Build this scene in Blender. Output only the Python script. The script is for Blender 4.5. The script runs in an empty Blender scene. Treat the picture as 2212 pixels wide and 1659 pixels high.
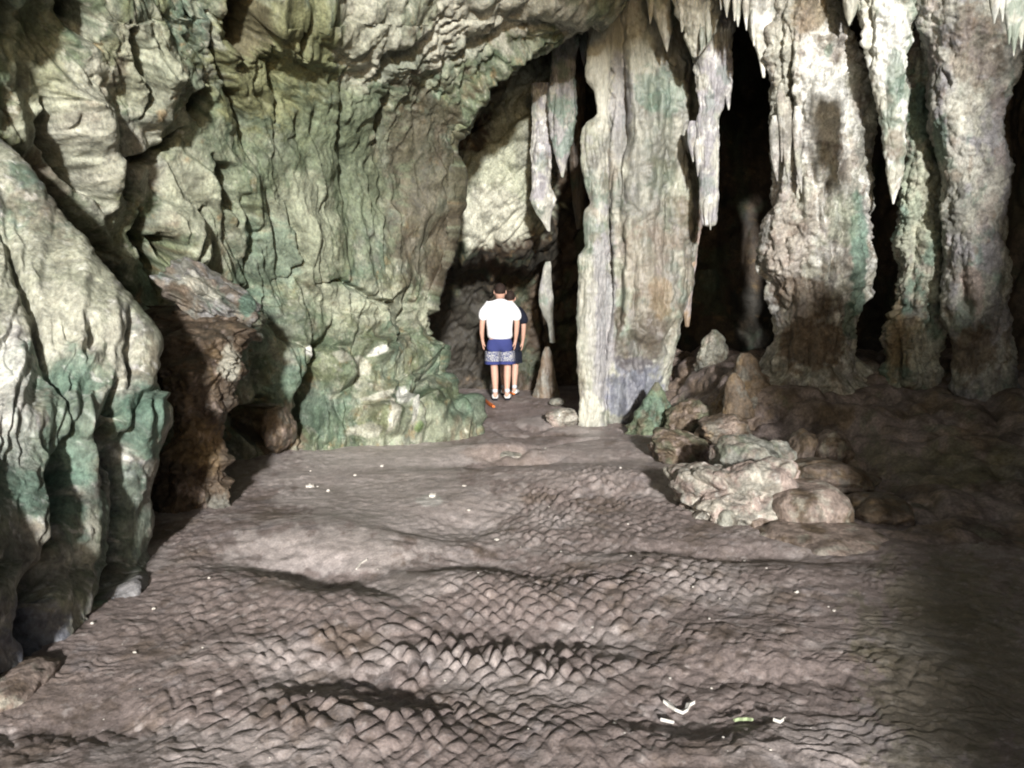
import bpy, bmesh, math, random
import numpy as np
from mathutils import Vector, Matrix
# ------------------------------------------------------------------ camera, sky, sun, exposure
C = bpy.context.scene.collection
scene = bpy.context.scene
F = 1728.0; CX, CY = 1106.0, 829.5           # measuring frame of 2212 x 1659
PITCH = math.atan(202/1728.0); CAMZ = 1.6
cam = bpy.data.cameras.new('camera'); cam.lens = 36*F/2212; cam.sensor_width = 36; cam.clip_end = 500; cam.clip_start = 0.05
camo = bpy.data.objects.new('camera', cam); C.objects.link(camo)
camo.location = (0,0,CAMZ); camo.rotation_euler = (math.pi/2-PITCH,0,0); scene.camera = camo
SUN_DIR = Vector((-0.09, 1.0, -0.262)).normalized()     # travels into the cave from behind the camera
elev = math.asin(-SUN_DIR.z)
w = bpy.data.worlds.new('World'); scene.world = w; w.use_nodes = True
nt = w.node_tree; bg = nt.nodes['Background']; sky = nt.nodes.new('ShaderNodeTexSky')
sky.sky_type = 'NISHITA'; sky.sun_disc = False; sky.sun_elevation = elev
sky.sun_rotation = math.atan2(-SUN_DIR.x, -SUN_DIR.y)
nt.links.new(sky.outputs[0], bg.inputs[0]); bg.inputs[1].default_value = 0.10
sl = bpy.data.lights.new('sun', 'SUN'); sl.energy = 5.0; sl.angle = math.radians(3.0); sl.color = (1.0,0.975,0.935)
so = bpy.data.objects.new('sun', sl); C.objects.link(so); so.rotation_euler = SUN_DIR.to_track_quat('-Z','Y').to_euler()
scene.view_settings.view_transform = 'Standard'; scene.view_settings.look = 'None'
scene.view_settings.exposure = 0.55; scene.view_settings.gamma = 1
try: scene.cycles.max_bounces = 6; scene.cycles.diffuse_bounces = 4; scene.cycles.filter_width = 2.0
except Exception: pass

# ------------------------------------------------------------------ maths helpers
UP = np.array([0, math.sin(PITCH), math.cos(PITCH)]); FW = np.array([0, math.cos(PITCH), -math.sin(PITCH)])
def P(x, y, Y):                                # a point of the place, from its direction and its distance Y
    x = np.asarray(x, float); y = np.asarray(y, float); Y = np.asarray(Y, float)
    a = (x-CX)/F; b = (CY-y)/F
    dy = b*UP[1]+FW[1]; dz = b*UP[2]+FW[2]; t = Y/dy
    return np.stack(np.broadcast_arrays(a*t, Y, CAMZ+dz*t), -1)
def proj(p):
    q = p-np.array([0,0,CAMZ]); d = q@FW; d = np.where(d < .3, .3, d)
    return CX+F*q[...,0]/d, CY-F*(q@UP)/d
def FD(y):                                     # distance at which flat ground appears at height y
    b = (CY-y)/F; return -CAMZ*(b*UP[1]+FW[1])/(b*UP[2]+FW[2])
rng = np.random.RandomState(7)
PERM = np.tile(rng.permutation(256), 3).astype(np.int32)
G = rng.normal(size=(256,3)); G /= np.linalg.norm(G, axis=1)[:,None]; G = G.astype(np.float32); GX, GY, GZ = [np.ascontiguousarray(G[:,i]) for i in range(3)]
def pn(x, y, z=0.0):
    x, y, z = np.broadcast_arrays(np.asarray(x, np.float32), np.asarray(y, np.float32), np.asarray(z, np.float32))
    xi = np.floor(x).astype(np.int32); yi = np.floor(y).astype(np.int32); zi = np.floor(z).astype(np.int32)
    xf = x-xi; yf = y-yi; zf = z-zi
    u = xf*xf*xf*(xf*(xf*6-15)+10); v = yf*yf*yf*(yf*(yf*6-15)+10); ww = zf*zf*zf*(zf*(zf*6-15)+10)
    xi &= 255; yi &= 255; zi &= 255
    r = 0
    for i in (0,1):
        for j in (0,1):
            for k in (0,1):
                g = PERM[PERM[PERM[(xi+i)&255]+((yi+j)&255)]+((zi+k)&255)]
                d = GX[g]*(xf-i)+GY[g]*(yf-j)+GZ[g]*(zf-k)
                r = r+d*(u if i else 1-u)*(v if j else 1-v)*(ww if k else 1-ww)
    return r*1.6
def fbm(x, y, z=0.0, o=4, g=.5):
    r = 0; a = 1; s = 0
    for i in range(o):
        r = r+a*pn(x*2**i+13*i, np.asarray(y)*2**i+7*i, np.asarray(z)*2**i+3*i); s += a; a *= g
    return r/s*1.3
def bil(x, y, z=0.0, p=.75): return np.abs(pn(x, y, z))**p      # swellings parted by sharp cracks
def ss(a, b, x): t = np.clip((x-a)/(b-a), 0, 1); return t*t*(3-2*t)
def seg_dist(px, py, pts):                     # distance to a line of points, and how far along it (0..1)
    best = np.full(px.shape, 1e9); par = np.zeros(px.shape); Ls = [math.dist(a, b)+1e-6 for a, b in zip(pts[:-1], pts[1:])]; tot = sum(Ls); acc = 0
    for (ax, ay), (bx, by), l in zip(pts[:-1], pts[1:], Ls):
        dx, dy = bx-ax, by-ay; L = l*l
        t = np.clip(((px-ax)*dx+(py-ay)*dy)/L, 0, 1); d = np.hypot(px-ax-t*dx, py-ay-t*dy)
        par = np.where(d < best, (acc+t*l)/tot, par); best = np.minimum(best, d); acc += l
    return best, par
def strokes(px, py, lst, warp=8):
    wx = px+warp*pn(px/37, py/37, 5.5)+warp*.4*pn(px/13, py/13, 1.5); wy = py+warp*pn(px/37, py/37, 9.5)
    h = np.zeros(px.shape)
    for pts, wd, amp in lst:
        d, par = seg_dist(wx, wy, pts); wdt = 1-.75*(1-ss(0, .3, np.minimum(par, 1-par))); d = d/np.maximum(wdt, .3); q = wdt*np.exp(-(d/(wd*1.15))**2)
        h = h+amp*q
    return h
def cr(p0, p1, p2, p3, t):
    return .5*((2*p1)+(-p0+p2)*t+(2*p0-5*p1+4*p2-p3)*t*t+(-p0+3*p1-3*p2+p3)*t**3)
def resample(A, n, axis, dens=None):
    A = np.moveaxis(A, axis, 0); m = A.shape[0]
    if dens is None: s = np.linspace(0, m-1, n)
    else: s = np.concatenate([np.linspace(i, i+1, k, endpoint=False) for i, k in enumerate(dens)]+[[m-1]])
    i = np.clip(np.floor(s).astype(int), 0, m-2); t = (s-i).reshape((-1,)+(1,)*(A.ndim-1))
    g = lambda k: A[np.clip(k, 0, m-1)]
    return np.moveaxis(cr(g(i-1), g(i), g(i+1), g(i+2), t), 0, axis)

# ------------------------------------------------------------------ colours
K = dict(pale=(.355,.37,.285), cream=(.47,.465,.395), white=(.74,.74,.70), grey=(.21,.21,.185), green=(.125,.155,.10), olive=(.17,.175,.085),
         moss=(.05,.08,.05), teal=(.11,.18,.14), brown=(.145,.108,.075), dark=(.04,.036,.029), dbrown=(.07,.05,.034), pink=(.33,.265,.235),
         lilac=(.29,.28,.30), blue=(.13,.14,.19), ochre=(.26,.18,.09), soil=(.285,.235,.222), psoil=(.53,.475,.46), orange=(.5,.2,.08))
K = {k: np.array(v) for k, v in K.items()}
def mixc(c, k, f):
    f = np.clip(f, 0, 1)[..., None]; return c*(1-f)+(K[k] if isinstance(k, str) else k)*f
def patches(c, px, py, lst, rag=.35):
    n = fbm(px/45, py/45, 3.3, 4); n2 = fbm(px/14, py/14, 8.3, 3)
    for x, y, rx, ry, rot, k, s in lst:
        a = math.radians(rot); dx, dy = px-x, py-y
        u = (dx*math.cos(a)+dy*math.sin(a))/rx; v = (-dx*math.sin(a)+dy*math.cos(a))/ry
        d = np.sqrt(u*u+v*v)+rag*n*1.6+rag*.8*n2
        c = mixc(c, k, s*(1-ss(.75, 1.1, d)))
    return c
def spot_cols(p, base, spots, sc=1.0, seed=0.):
    """base colour plus a list of (colour, threshold, size in metres, strength)"""
    c = np.broadcast_to(K[base], p.shape[:-1]+(3,)).copy()
    for i, (k, th, size, s) in enumerate(spots):
        n = fbm(p[...,0]/size+seed+i*5.1, p[...,1]/size+i*3.7, p[...,2]/(size*1.5)+seed, 5, .6)
        c = mixc(c, k, s*ss(th-.12, th+.16, n))
    return c

# ------------------------------------------------------------------ materials
def rock_mat(name, fine=60., bump=.5, rough=.62, spec=.35, stretch=.75, grain=.45):
    m = bpy.data.materials.new(name); m.use_nodes = True; n = m.node_tree; b = n.nodes['Principled BSDF']
    L = n.links.new
    at = n.nodes.new('ShaderNodeAttribute'); at.attribute_name = 'Col'
    tc = n.nodes.new('ShaderNodeTexCoord'); mp = n.nodes.new('ShaderNodeMapping'); mp.inputs['Scale'].default_value = (1,1,stretch)
    L(tc.outputs['Object'], mp.inputs[0])
    n1 = n.nodes.new('ShaderNodeTexNoise'); n1.inputs['Scale'].default_value = fine; n1.inputs['Detail'].default_value = 6; n1.inputs['Roughness'].default_value = .65
    n2 = n.nodes.new('ShaderNodeTexNoise'); n2.inputs['Scale'].default_value = fine*.16; n2.inputs['Detail'].default_value = 8; n2.inputs['Roughness'].default_value = .7; n2.inputs['Distortion'].default_value = .15
    L(mp.outputs[0], n1.inputs['Vector']); L(mp.outputs[0], n2.inputs['Vector'])
    r1 = n.nodes.new('ShaderNodeMapRange'); r1.inputs[1].default_value = .3; r1.inputs[2].default_value = .7; r1.inputs[3].default_value = 1-grain; r1.inputs[4].default_value = 1+grain*.75
    L(n1.outputs[0], r1.inputs[0])
    r2 = n.nodes.new('ShaderNodeMapRange'); r2.inputs[1].default_value = .35; r2.inputs[2].default_value = .66; r2.inputs[3].default_value = 1-grain*1.1; r2.inputs[4].default_value = 1+grain*.6
    L(n2.outputs[0], r2.inputs[0])
    mu = n.nodes.new('ShaderNodeMath'); mu.operation = 'MULTIPLY'; L(r1.outputs[0], mu.inputs[0]); L(r2.outputs[0], mu.inputs[1])
    vm = n.nodes.new('ShaderNodeVectorMath'); vm.operation = 'SCALE'; L(at.outputs['Color'], vm.inputs[0]); L(mu.outputs[0], vm.inputs['Scale'])
    L(vm.outputs[0], b.inputs['Base Color'])
    rr = n.nodes.new('ShaderNodeMapRange'); rr.inputs[1].default_value = .3; rr.inputs[2].default_value = .7; rr.inputs[3].default_value = rough-.2; rr.inputs[4].default_value = rough+.2
    L(n2.outputs[0], rr.inputs[0]); L(rr.outputs[0], b.inputs['Roughness'])
    b.inputs['Specular IOR Level'].default_value = spec
    bp = n.nodes.new('ShaderNodeBump'); bp.inputs['Strength'].default_value = bump; bp.inputs['Distance'].default_value = .02
    ad = n.nodes.new('ShaderNodeMath'); ad.operation = 'MULTIPLY_ADD'; ad.inputs[1].default_value = 2.2; L(n2.outputs[0], ad.inputs[0]); L(n1.outputs[0], ad.inputs[2])
    L(ad.outputs[0], bp.inputs['Height']); L(bp.outputs[0], b.inputs['Normal'])
    return m
M_ROCK = rock_mat('limestone', 42, .5)
M_SMOOTH = rock_mat('calcite', 55, .35, .5, .45, .25, .3)
M_SOIL = rock_mat('cave_floor_soil', 80, .3, .6, .3, 1, .3)
def plain(name, col, rough=.8, spec=.3):
    m = bpy.data.materials.new(name); m.use_nodes = True; n = m.node_tree; b = n.nodes['Principled BSDF']
    tx = n.nodes.new('ShaderNodeTexNoise'); tx.inputs['Scale'].default_value = 40; tx.inputs['Detail'].default_value = 4
    cr_ = n.nodes.new('ShaderNodeMix'); cr_.data_type = 'RGBA'
    cr_.inputs['A'].default_value = tuple(v*.82 for v in col)+(1,); cr_.inputs['B'].default_value = tuple(min(1, v*1.12) for v in col)+(1,)
    n.links.new(tx.outputs[0], cr_.inputs['Factor']); n.links.new(cr_.outputs['Result'], b.inputs['Base Color'])
    b.inputs['Roughness'].default_value = rough; b.inputs['Specular IOR Level'].default_value = spec
    return m

# ------------------------------------------------------------------ object helpers
def tag(o, label=None, cat=None, group=None, kind=None):
    if label: o['label'] = label
    if cat: o['category'] = cat
    if group: o['group'] = group
    if kind: o['kind'] = kind
    return o
def link(name, me, mat, parent=None):
    o = bpy.data.objects.new(name, me); C.objects.link(o)
    if mat: me.materials.append(mat)
    if parent is not None: o.parent = parent
    return o
def mesh_from(name, v, f, col=None, mat=None, smooth=True, parent=None):
    v = np.asarray(v, np.float32).reshape(-1, 3); f = np.asarray(f, np.int32)
    me = bpy.data.meshes.new(name); me.vertices.add(len(v)); me.vertices.foreach_set('co', v.ravel())
    k = f.shape[1]; me.loops.add(f.size); me.loops.foreach_set('vertex_index', f.ravel())
    me.polygons.add(len(f)); me.polygons.foreach_set('loop_start', np.arange(0, f.size, k, dtype=np.int32))
    me.update(calc_edges=True); me.validate()
    if smooth: me.polygons.foreach_set('use_smooth', np.ones(len(me.polygons), bool))
    if col is not None:
        a = me.attributes.new('Col', 'FLOAT_COLOR', 'POINT'); c = np.ones((len(v), 4), np.float32); c[:, :3] = np.clip(np.asarray(col).reshape(-1, 3), 0, .85)
        a.data.foreach_set('color', c.ravel())
    return link(name, me, mat, parent)
def gridf(nv, nu, wrap=False):
    i = np.arange(nv-1)[:, None]; j = np.arange(nu if wrap else nu-1)[None]; j2 = (j+1) % nu
    return np.stack([i*nu+j, i*nu+j2, (i+1)*nu+j2, (i+1)*nu+j], -1).reshape(-1, 4)
def normals(B, ref=None):
    du = np.gradient(B, axis=1); dv = np.gradient(B, axis=0); n = np.cross(du, dv)
    n /= np.linalg.norm(n, axis=-1)[..., None]+1e-9
    if ref is not None and np.mean(np.sum(n*(np.array(ref)-B), -1)) < 0: n = -n
    return n
def surface(name, rows, du, dv, disp, color, mat, ref=(0,0,1.6), post=None):
    """rows: list of rows of world points; du, dv: samples per span"""
    A = np.array(rows, float); B = resample(resample(A, 0, 0, dv), 0, 1, du)
    N = normals(B, ref); px, py = proj(B)
    Q = B+N*disp(B, px, py)[..., None]
    if post: Q = post(Q)
    return mesh_from(name, Q, gridf(Q.shape[0], Q.shape[1]), color(B, px, py), mat)

# ------------------------------------------------------------------ ground
def floor_base(X, Y):
    X0_, Y0_ = X, Y; wX = .16*fbm(X/.5, Y/.5, 12.2, 3); wY = .12*fbm(X/.35+5, Y/.4, 17.2, 3)
    z = .035*fbm(X/1.7, Y/1.7, 2.2, 3)+.012*fbm(X/.5, Y/.7, 4.2, 2)
    px = CX+F*X/np.maximum(Y, .5); py = 627+CAMZ*F/np.maximum(Y, .5)
    def g(x, y, rx, ry, a, rot=0):                       # hollows and swells, sizes in metres round the spot seen at x, y
        Y0 = FD(y); X0 = (x-CX)/F*Y0*1.0; r = math.radians(rot); dx, dy = X+wX-X0, Y+wY*min(1, ry*4)-Y0
        u = (dx*math.cos(r)+dy*math.sin(r))/rx; v = (-dx*math.sin(r)+dy*math.cos(r))/ry
        return a*np.exp(-(u*u+v*v))
    z = z+g(600, 1290, 0.70, 0.312, 0.050, -28)+g(690, 1238, 0.72, 0.247, -0.094, -27)+g(690, 1165, 0.80, 0.468, 0.072, -5)
    z = z+g(1000, 1265, 0.50, 0.260, 0.032, -10)+g(960, 1208, 0.36, 0.195, -0.050, 25)+g(1140, 1228, 0.42, 0.260, -0.072, -25)+g(980, 1140, 0.30, 0.286, -0.065, -30)+g(1000, 1080, 0.60, 0.390, 0.036)
    z = z+g(870, 1262, 0.20, 0.156, 0.036)+g(1330, 1252, 0.14, 0.104, -0.029)
    z = z+g(720, 1545, 0.50, 0.221, 0.036, -20)+g(770, 1472, 0.48, 0.234, -0.068, -22)+g(1500, 1600, 0.40, 0.169, 0.022)+g(1520, 1548, 0.34, 0.143, -0.043)
    z = z+g(460, 1420, .5, .25, .04)+g(1250, 1380, .4, .2, -.04)+g(1700, 1400, .5, .3, .03)+g(1600, 1470, .4, .1, -.03)
    z = z+g(100, 1560, .35, .14, -.035)+g(1200, 1260, .8, .5, .03)+g(1050, 1350, .5, .25, -.03, 20)
    z = z+g(1250, 1040, .9, .5, .06, 15)+g(1090, 975, .55, .22, .10, 5)+g(1150, 1000, 1.2, .2, -.05, 10)+g(1000, 1030, 1.2, .5, .03)
    z = z+g(1560, 1195, 1.0, .16, -.05, -8)+g(1650, 1250, 1.1, .3, .02)+g(1330, 955, .7, .2, .03)+g(1180, 935, .5, .15, -.04, 20)
    z = z-.3*ss(-3, -6, Y)
    return z
def floor_ripple(X, Y):
    wx = X+.10*fbm(X/.6, Y/.6, 7.7, 3)+.02*pn(X/.12, Y/.12, 1.1); wy = Y+.12*fbm(X/.7+9, Y/.7, 5.7, 3)+.02*pn(X/.12, Y/.12, 4.1)
    px = CX+F*X/np.maximum(Y, .5); py = 627+CAMZ*F/np.maximum(Y, .5)
    # slanting lattice of little domes, about 11 cm apart
    j1 = .35*pn(X/.17, Y/.17, 11.1)+.22*pn(X/.08, Y/.08, 15.1); j2 = .30*pn(X/.17, Y/.17, 21.1)+.22*pn(X/.08, Y/.08, 25.1)
    a = (wx*.92+wy*.62)/.088+j1; b = (-wx*.92+wy*.62)/.088+j2
    ca = np.abs(np.sin(math.pi*a/2)); cb = np.abs(np.sin(math.pi*b/2))
    dome = np.minimum(ca, cb)**.7
    tooth = ((a % 1)+(b % 1))*.5                         # each scale leans up toward the far side
    lat = (.55+.75*tooth)*(.9+.1*dome)*np.clip((a % 1)*(1-(a % 1))*(b % 1)*(1-(b % 1))*16, 0, 1)**.8
    # long low ripples across
    ry = wy/.085+.9*fbm(X/.35, Y/.5, 3.1, 2); rip = 1-np.abs(np.sin(math.pi*ry/2)); 
    ry2 = wy/.06+2.2*fbm(X/.15, Y/.3, 6.1, 3); rip2 = (ry2-np.floor(ry2))*np.clip(4*(1-(ry2-np.floor(ry2))), 0, 1)
    def bl(x, y, rx, ry_): return np.exp(-(((px-x)/rx)**2+((py-y)/ry_)**2))
    m = 1.3*bl(1060, 1430, 260, 150)+1.15*bl(1270, 1110, 180, 80)+.9*bl(850, 1580, 330, 90)+.5*bl(1380, 1290, 200, 80)+.35*bl(620, 1380, 200, 110)+.25*bl(1500, 1400, 250, 160)+.35*bl(350,1580,300,90)
    m = np.clip(m, 0, 1.25)*(.7+.8*fbm(X/.5, Y/.4, 8.8, 2))
    sm = bl(700, 1185, 150, 45)+bl(880, 1270, 90, 40)+bl(1090, 985, 120, 40)+bl(120, 1560, 150, 60)   # trodden smooth
    m = np.clip(m*(1-sm), 0, 1.2)
    s = np.clip(1-m, .25, 1)*(1-.85*np.clip(sm, 0, 1))
    cell = .7+.75*pn(np.floor(a)*3.7+.5, np.floor(b)*5.3+.5, 2.5)
    h = .046*m*lat*np.clip(cell, .2, 1.5)+.008*s*rip2*np.clip(.45+1.1*fbm(X/.25, Y/.2, 1.8, 3), 0, 1.2)+.012*s*lat*np.clip(.1+1.2*fbm(X/.6, Y/.5, 4.8, 3), 0, 1)+.0025*fbm(X/.05, Y/.05, 1.3, 3)*(1-.5*np.clip(sm,0,1))+.0007*pn(X/.014, Y/.014, 1.3)
    h = h+.012*np.clip(bil(X/.16, Y/.10, 3.4)-.25, 0, 1)*(1-.9*np.clip(sm,0,1))
    h = h+strokes(px, py, [([(1085,900),(1150,925),(1230,915),(1262,905)],3.5,-.035), ([(1020,992),(1140,986),(1230,955),(1330,945)],4,-.045), ([(1330,945),(1430,962),(1460,990)],3.5,-.03), ([(1040,905),(1090,940),(1180,945)],3.5,-.03), ([(1000,1010),(1150,1003),(1240,985)],3,-.025)], 7)*(Y > 5)
    return h*(1-.6*ss(11, 14, Y))*ss(-2, 1, Y)
def floor_z(X, Y): X = np.asarray(X, float); Y = np.asarray(Y, float); return floor_base(X, Y)
def build_floor():
    t = np.concatenate([np.linspace(-5, -.9, 60, endpoint=False), np.linspace(-.9, .9, 1000), np.linspace(.9, 5, 60)[1:]])
    ys = np.linspace(1850, 770, 540); Y = np.concatenate([np.linspace(-60, -4, 20, endpoint=False), np.linspace(-4, FD(1850), 50, endpoint=False), FD(ys)])
    T, YY = np.meshgrid(t, Y); X = T*np.maximum(YY, 2.2+np.where(YY < -4, (-4-YY)*.6, 0))
    Z = floor_base(X, YY)+floor_ripple(X, YY)
    V = np.stack([X, YY, Z], -1)
    c = spot_cols(V, 'soil', [('psoil', .12, .7, .55), ('brown', .2, .5, .5), ('lilac', .3, .25, .3), ('psoil', .33, .06, .6), ('dbrown', .3, .1, .5)])
    px, py = proj(V)
    c = patches(c, px, py, [(840, 1070, 300, 110, 10, 'psoil', .55), (700, 1190, 210, 55, 0, 'psoil', .7), (1250, 1000, 160, 60, 0, 'psoil', .3), (840, 980, 240, 35, 0, 'psoil', .7), (880, 1270, 120, 30, 0, 'psoil', .5), (1090, 985, 80, 22, 5, 'pink', .7),
        (640, 1075, 70, 25, 0, 'psoil', .6), (1200, 920, 120, 15, 10, 'psoil', .5), (2050, 1450, 200, 260, 0, 'olive', .35), (930, 1080, 30, 14, 0, 'white', .5), (120, 1330, 160, 50, -30, 'dbrown', .4), (60,1490,120,60,0,'pink',.4)])  # olive patch paints shade into the soil at lower right
    o = mesh_from('ground', V, gridf(*X.shape), c, M_SOIL); tag(o, kind='structure')
build_floor()

# ------------------------------------------------------------------ left wall of the cave
WALL_S = [  # (points, width, depth): grooves negative, ribs positive
 ([(515,-60),(515,60),(500,130)], 24, -.45), ([(425,170),(420,260)], 18, -.30), ([(380,-20),(400,40)], 6, -.12), ([(160,-60),(150,10),(195,90)], 16, -.20),
 ([(-20,-100),(8,0),(5,120)], 14, -.3), ([(250,20),(270,110),(300,180),(280,250)], 8, -.16), ([(85,215),(105,300),(160,370),(215,440)], 15, -.28),
 ([(210,230),(235,320),(280,450)], 8, -.16), ([(395,270),(340,330),(275,350),(270,450)], 9, -.17), ([(445,20),(440,100),(500,200),(530,350)], 7, -.14),
 ([(450,330),(480,400),(500,480)], 14, -.20), ([(430,440),(395,540)], 8, -.16), ([(300,450),(330,560),(350,640)], 12, -.2), ([(340,500),(375,580)], 10, -.18),
 ([(560,80),(590,180),(580,260)], 6, -.12), ([(640,20),(620,100)], 7, -.14), ([(730,130),(720,250),(735,360)], 6, -.12), ([(830,180),(810,310)], 9, -.16),
 ([(500,400),(540,500),(530,600)], 9, -.15), ([(600,420),(640,560),(590,600)], 5, -.1), ([(480,600),(540,670),(555,700)], 14, -.25), ([(660,600),(720,600),(780,640),(800,680)], 6, -.1),
 ([(560,640),(590,720),(640,760)], 8, -.14), ([(700,690),(690,740),(640,790)], 7, -.15), ([(760,640),(830,660),(850,700),(830,760)], 6, -.1), ([(870,600),(860,700),(900,780)], 7, -.12),
 ([(905,640),(920,720),(960,790)], 6, -.12), ([(655,775),(660,830),(650,900),(645,960)], 22, -.45), ([(555,860),(545,960)], 42, -.60), ([(600,910),(600,960)], 20, -.3),
 ([(740,750),(790,760),(810,800)], 20, .16), ([(710,790),(750,830)], 22, .12), ([(820,880),(800,940)], 30, .20), ([(865,850),(850,930)], 20, .16), ([(570,850),(580,890)], 14, .14),
 ([(600,700),(610,800),(600,870)], 34, .12), ([(900,850),(930,930)], 40, .15), ([(1000,850),(1050,930)], 30, .05), ([(960,700),(1000,820),(1040,880)], 12, .10), ([(925,780),(880,880),(895,930)], 6, -.12),
 ([(500,-20),(700,60),(900,130)], 60, .06), ([(930,60),(820,100),(780,170)], 12, -.12), ([(960,120),(1040,80),(1130,40)], 10, -.1), ([(1180,70),(1080,120),(1000,210),(960,300)], 14, .14),
 ([(-50,280),(60,400),(200,570),(320,690)], 30, -.35), ([(100,150),(170,260),(200,360),(230,450)], 40, .12), ([(300,80),(310,200),(330,300)], 35, .12), ([(330,430),(390,500),(420,570)], 30, .12)]
def plates(s, t, L, seed, soft=.14):                    # overlapping plates: gentle rise then a sharp drop at the far side
    u = s/L+.9*fbm(s/(L*2.6), t/(L*5.5), seed, 3)+.25*pn(s/L, t/(L*1.3), seed+4)
    f = u-np.floor(u); a = .5+.9*pn(np.floor(u)*7.3+.5, t/(L*4.5), seed+2)   # every plate has its own height, fading out along its length
    return np.where(f < 1-soft, f/(1-soft), (1-f)/soft)*np.clip(a, .05, 1.2)
def wall_disp(B, px, py):
    left = ss(560, 330, px)
    sh = .5*(py-400)*(1-ss(350, 850, px))
    wob = 26*fbm(px/120, py/120, 1.7, 3)
    s = px-sh+wob; t = py+20*fbm(px/90, py/90, 6.7, 2)
    ceil = ss(190, 60, py)*ss(650, 850, px)           # knobby roof instead of flutes
    low = ss(620, 740, py)
    h = (.20*bil(s/120, t/300, .5, .9)*(1-.4*left)+.10*plates(s, t, 66, 2.1)*(1-.55*left)+.055*plates(s, t, 34, 5.1)*(1-.6*left)+.018*plates(s, t, 15, 9.1)*(1-.5*left))*(1-.75*ceil)*(1-.45*low)
    h = h+ceil*(.13*bil(px/70, (py+.5*px)/36, 5.2, .9)+.06*bil(px/28, (py+.5*px)/15, 6.2, .9)+.02*bil(px/11, py/8, 6.9))
    h = h+low*(.22*bil(px/95, py/90, 8.2, .8)+.06*plates(px*.6+py*.8+wob, px-py, 52, 3.3)+.03*bil(px/30, py/26, 9.1, .9))
    top = ss(330, 120, py)*(1-ceil)*(.45+.55*ss(300,480,px))
    h = h+top*(.10*bil(s/40, py/75, 11.2, .85)+.035*bil(s/17, py/24, 12.2))
    h = h+.18*fbm(px/200, py/260, 2.9, 2)+.03*fbm(px/40, py/60, 3.9, 3)
    h = h+(1.25+.75*left)*strokes(px, py, WALL_S, 9)+left*.12*np.sin((s+.15*t)/34.)*fbm(px/90, py/220, 14.1, 2)
    return h+.010*fbm(B[...,0]/.09, B[...,1]/.09, B[...,2]/.12, 3, .6)
def wall_col(B, px, py):
    c = spot_cols(B, 'green', [('pale', .02, .8, .55), ('grey', .1, .5, .55), ('olive', .12, .3, .45), ('teal', .18, .6, .6), ('pale', .18, .16, .6), ('brown', .22, .3, .6), ('moss', .26, .2, .55), ('ochre', .4, .12, .6), ('cream', .36, .05, .6)], seed=2.)
    c = patches(c, px, py, [(660, 300, 330, 330, 0, 'green', .45), (750, 720, 260, 120, 0, 'green', .3), (170, 260, 80, 200, -18, 'cream', .55), (60, 200, 60, 120, 0, 'pale', .7), (300, 330, 60, 90, 0, 'cream', .5), (290, 120, 60, 120, -5, 'pale', .7), (390, 420, 55, 110, -10, 'pale', .7), (80, 80, 70, 110, 0, 'olive', .45),
        (600, 130, 170, 170, 0, 'olive', .75), (520, 60, 40, 90, 0, 'dbrown', .6), (740, 230, 90, 120, 0, 'green', .6), (1000, 60, 260, 60, -18, 'cream', .85), (780, 60, 70, 130, 10, 'cream', .55), (850, 130, 60, 60, 0, 'moss', .6), (1000, 110, 60, 35, 0, 'moss', .4),
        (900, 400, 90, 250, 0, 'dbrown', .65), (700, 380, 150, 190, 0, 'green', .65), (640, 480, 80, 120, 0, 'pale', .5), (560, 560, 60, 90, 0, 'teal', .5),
        (780, 650, 150, 50, 10, 'pale', .6), (722, 775, 20, 12, 25, 'cream', .6), (765, 796, 22, 16, 40, 'cream', .6), (790,770,14,10,0,'white',.6), (852, 872, 14, 26, 10, 'white', .7), (822, 905, 12, 30, 0, 'cream', .9), (770, 932, 34, 12, 0, 'cream', .7), (800,860,30,8,-10,'cream',.7), (868,905,8,24,0,'white',.6), (575, 880, 12, 14, 0, 'white', .9), (655,760,22,14,0,'white',.8),
        (600, 820, 60, 60, 0, 'teal', .6), (960, 860, 90, 70, 20, 'moss', .45), (1020, 900, 60, 40, 0, 'teal', .4), (700, 900, 60, 60, 0, 'teal', .5), (885, 930, 10, 8, 0, np.array([.12,.2,.06]), .7),
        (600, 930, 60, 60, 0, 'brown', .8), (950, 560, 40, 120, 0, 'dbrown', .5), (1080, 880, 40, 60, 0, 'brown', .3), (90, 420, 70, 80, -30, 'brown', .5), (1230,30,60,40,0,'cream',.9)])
    return c
def row(v, xs, ds): return [P(x, v, d) for x, d in zip(xs, ds)]
def wr(v, xs, sil, ds, dsil):
    return row(v, xs+[sil, sil+16, sil-10], ds+[dsil, dsil+.35, dsil+2.6])
X0 = [-500,-150,100,350,600,800]
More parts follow.
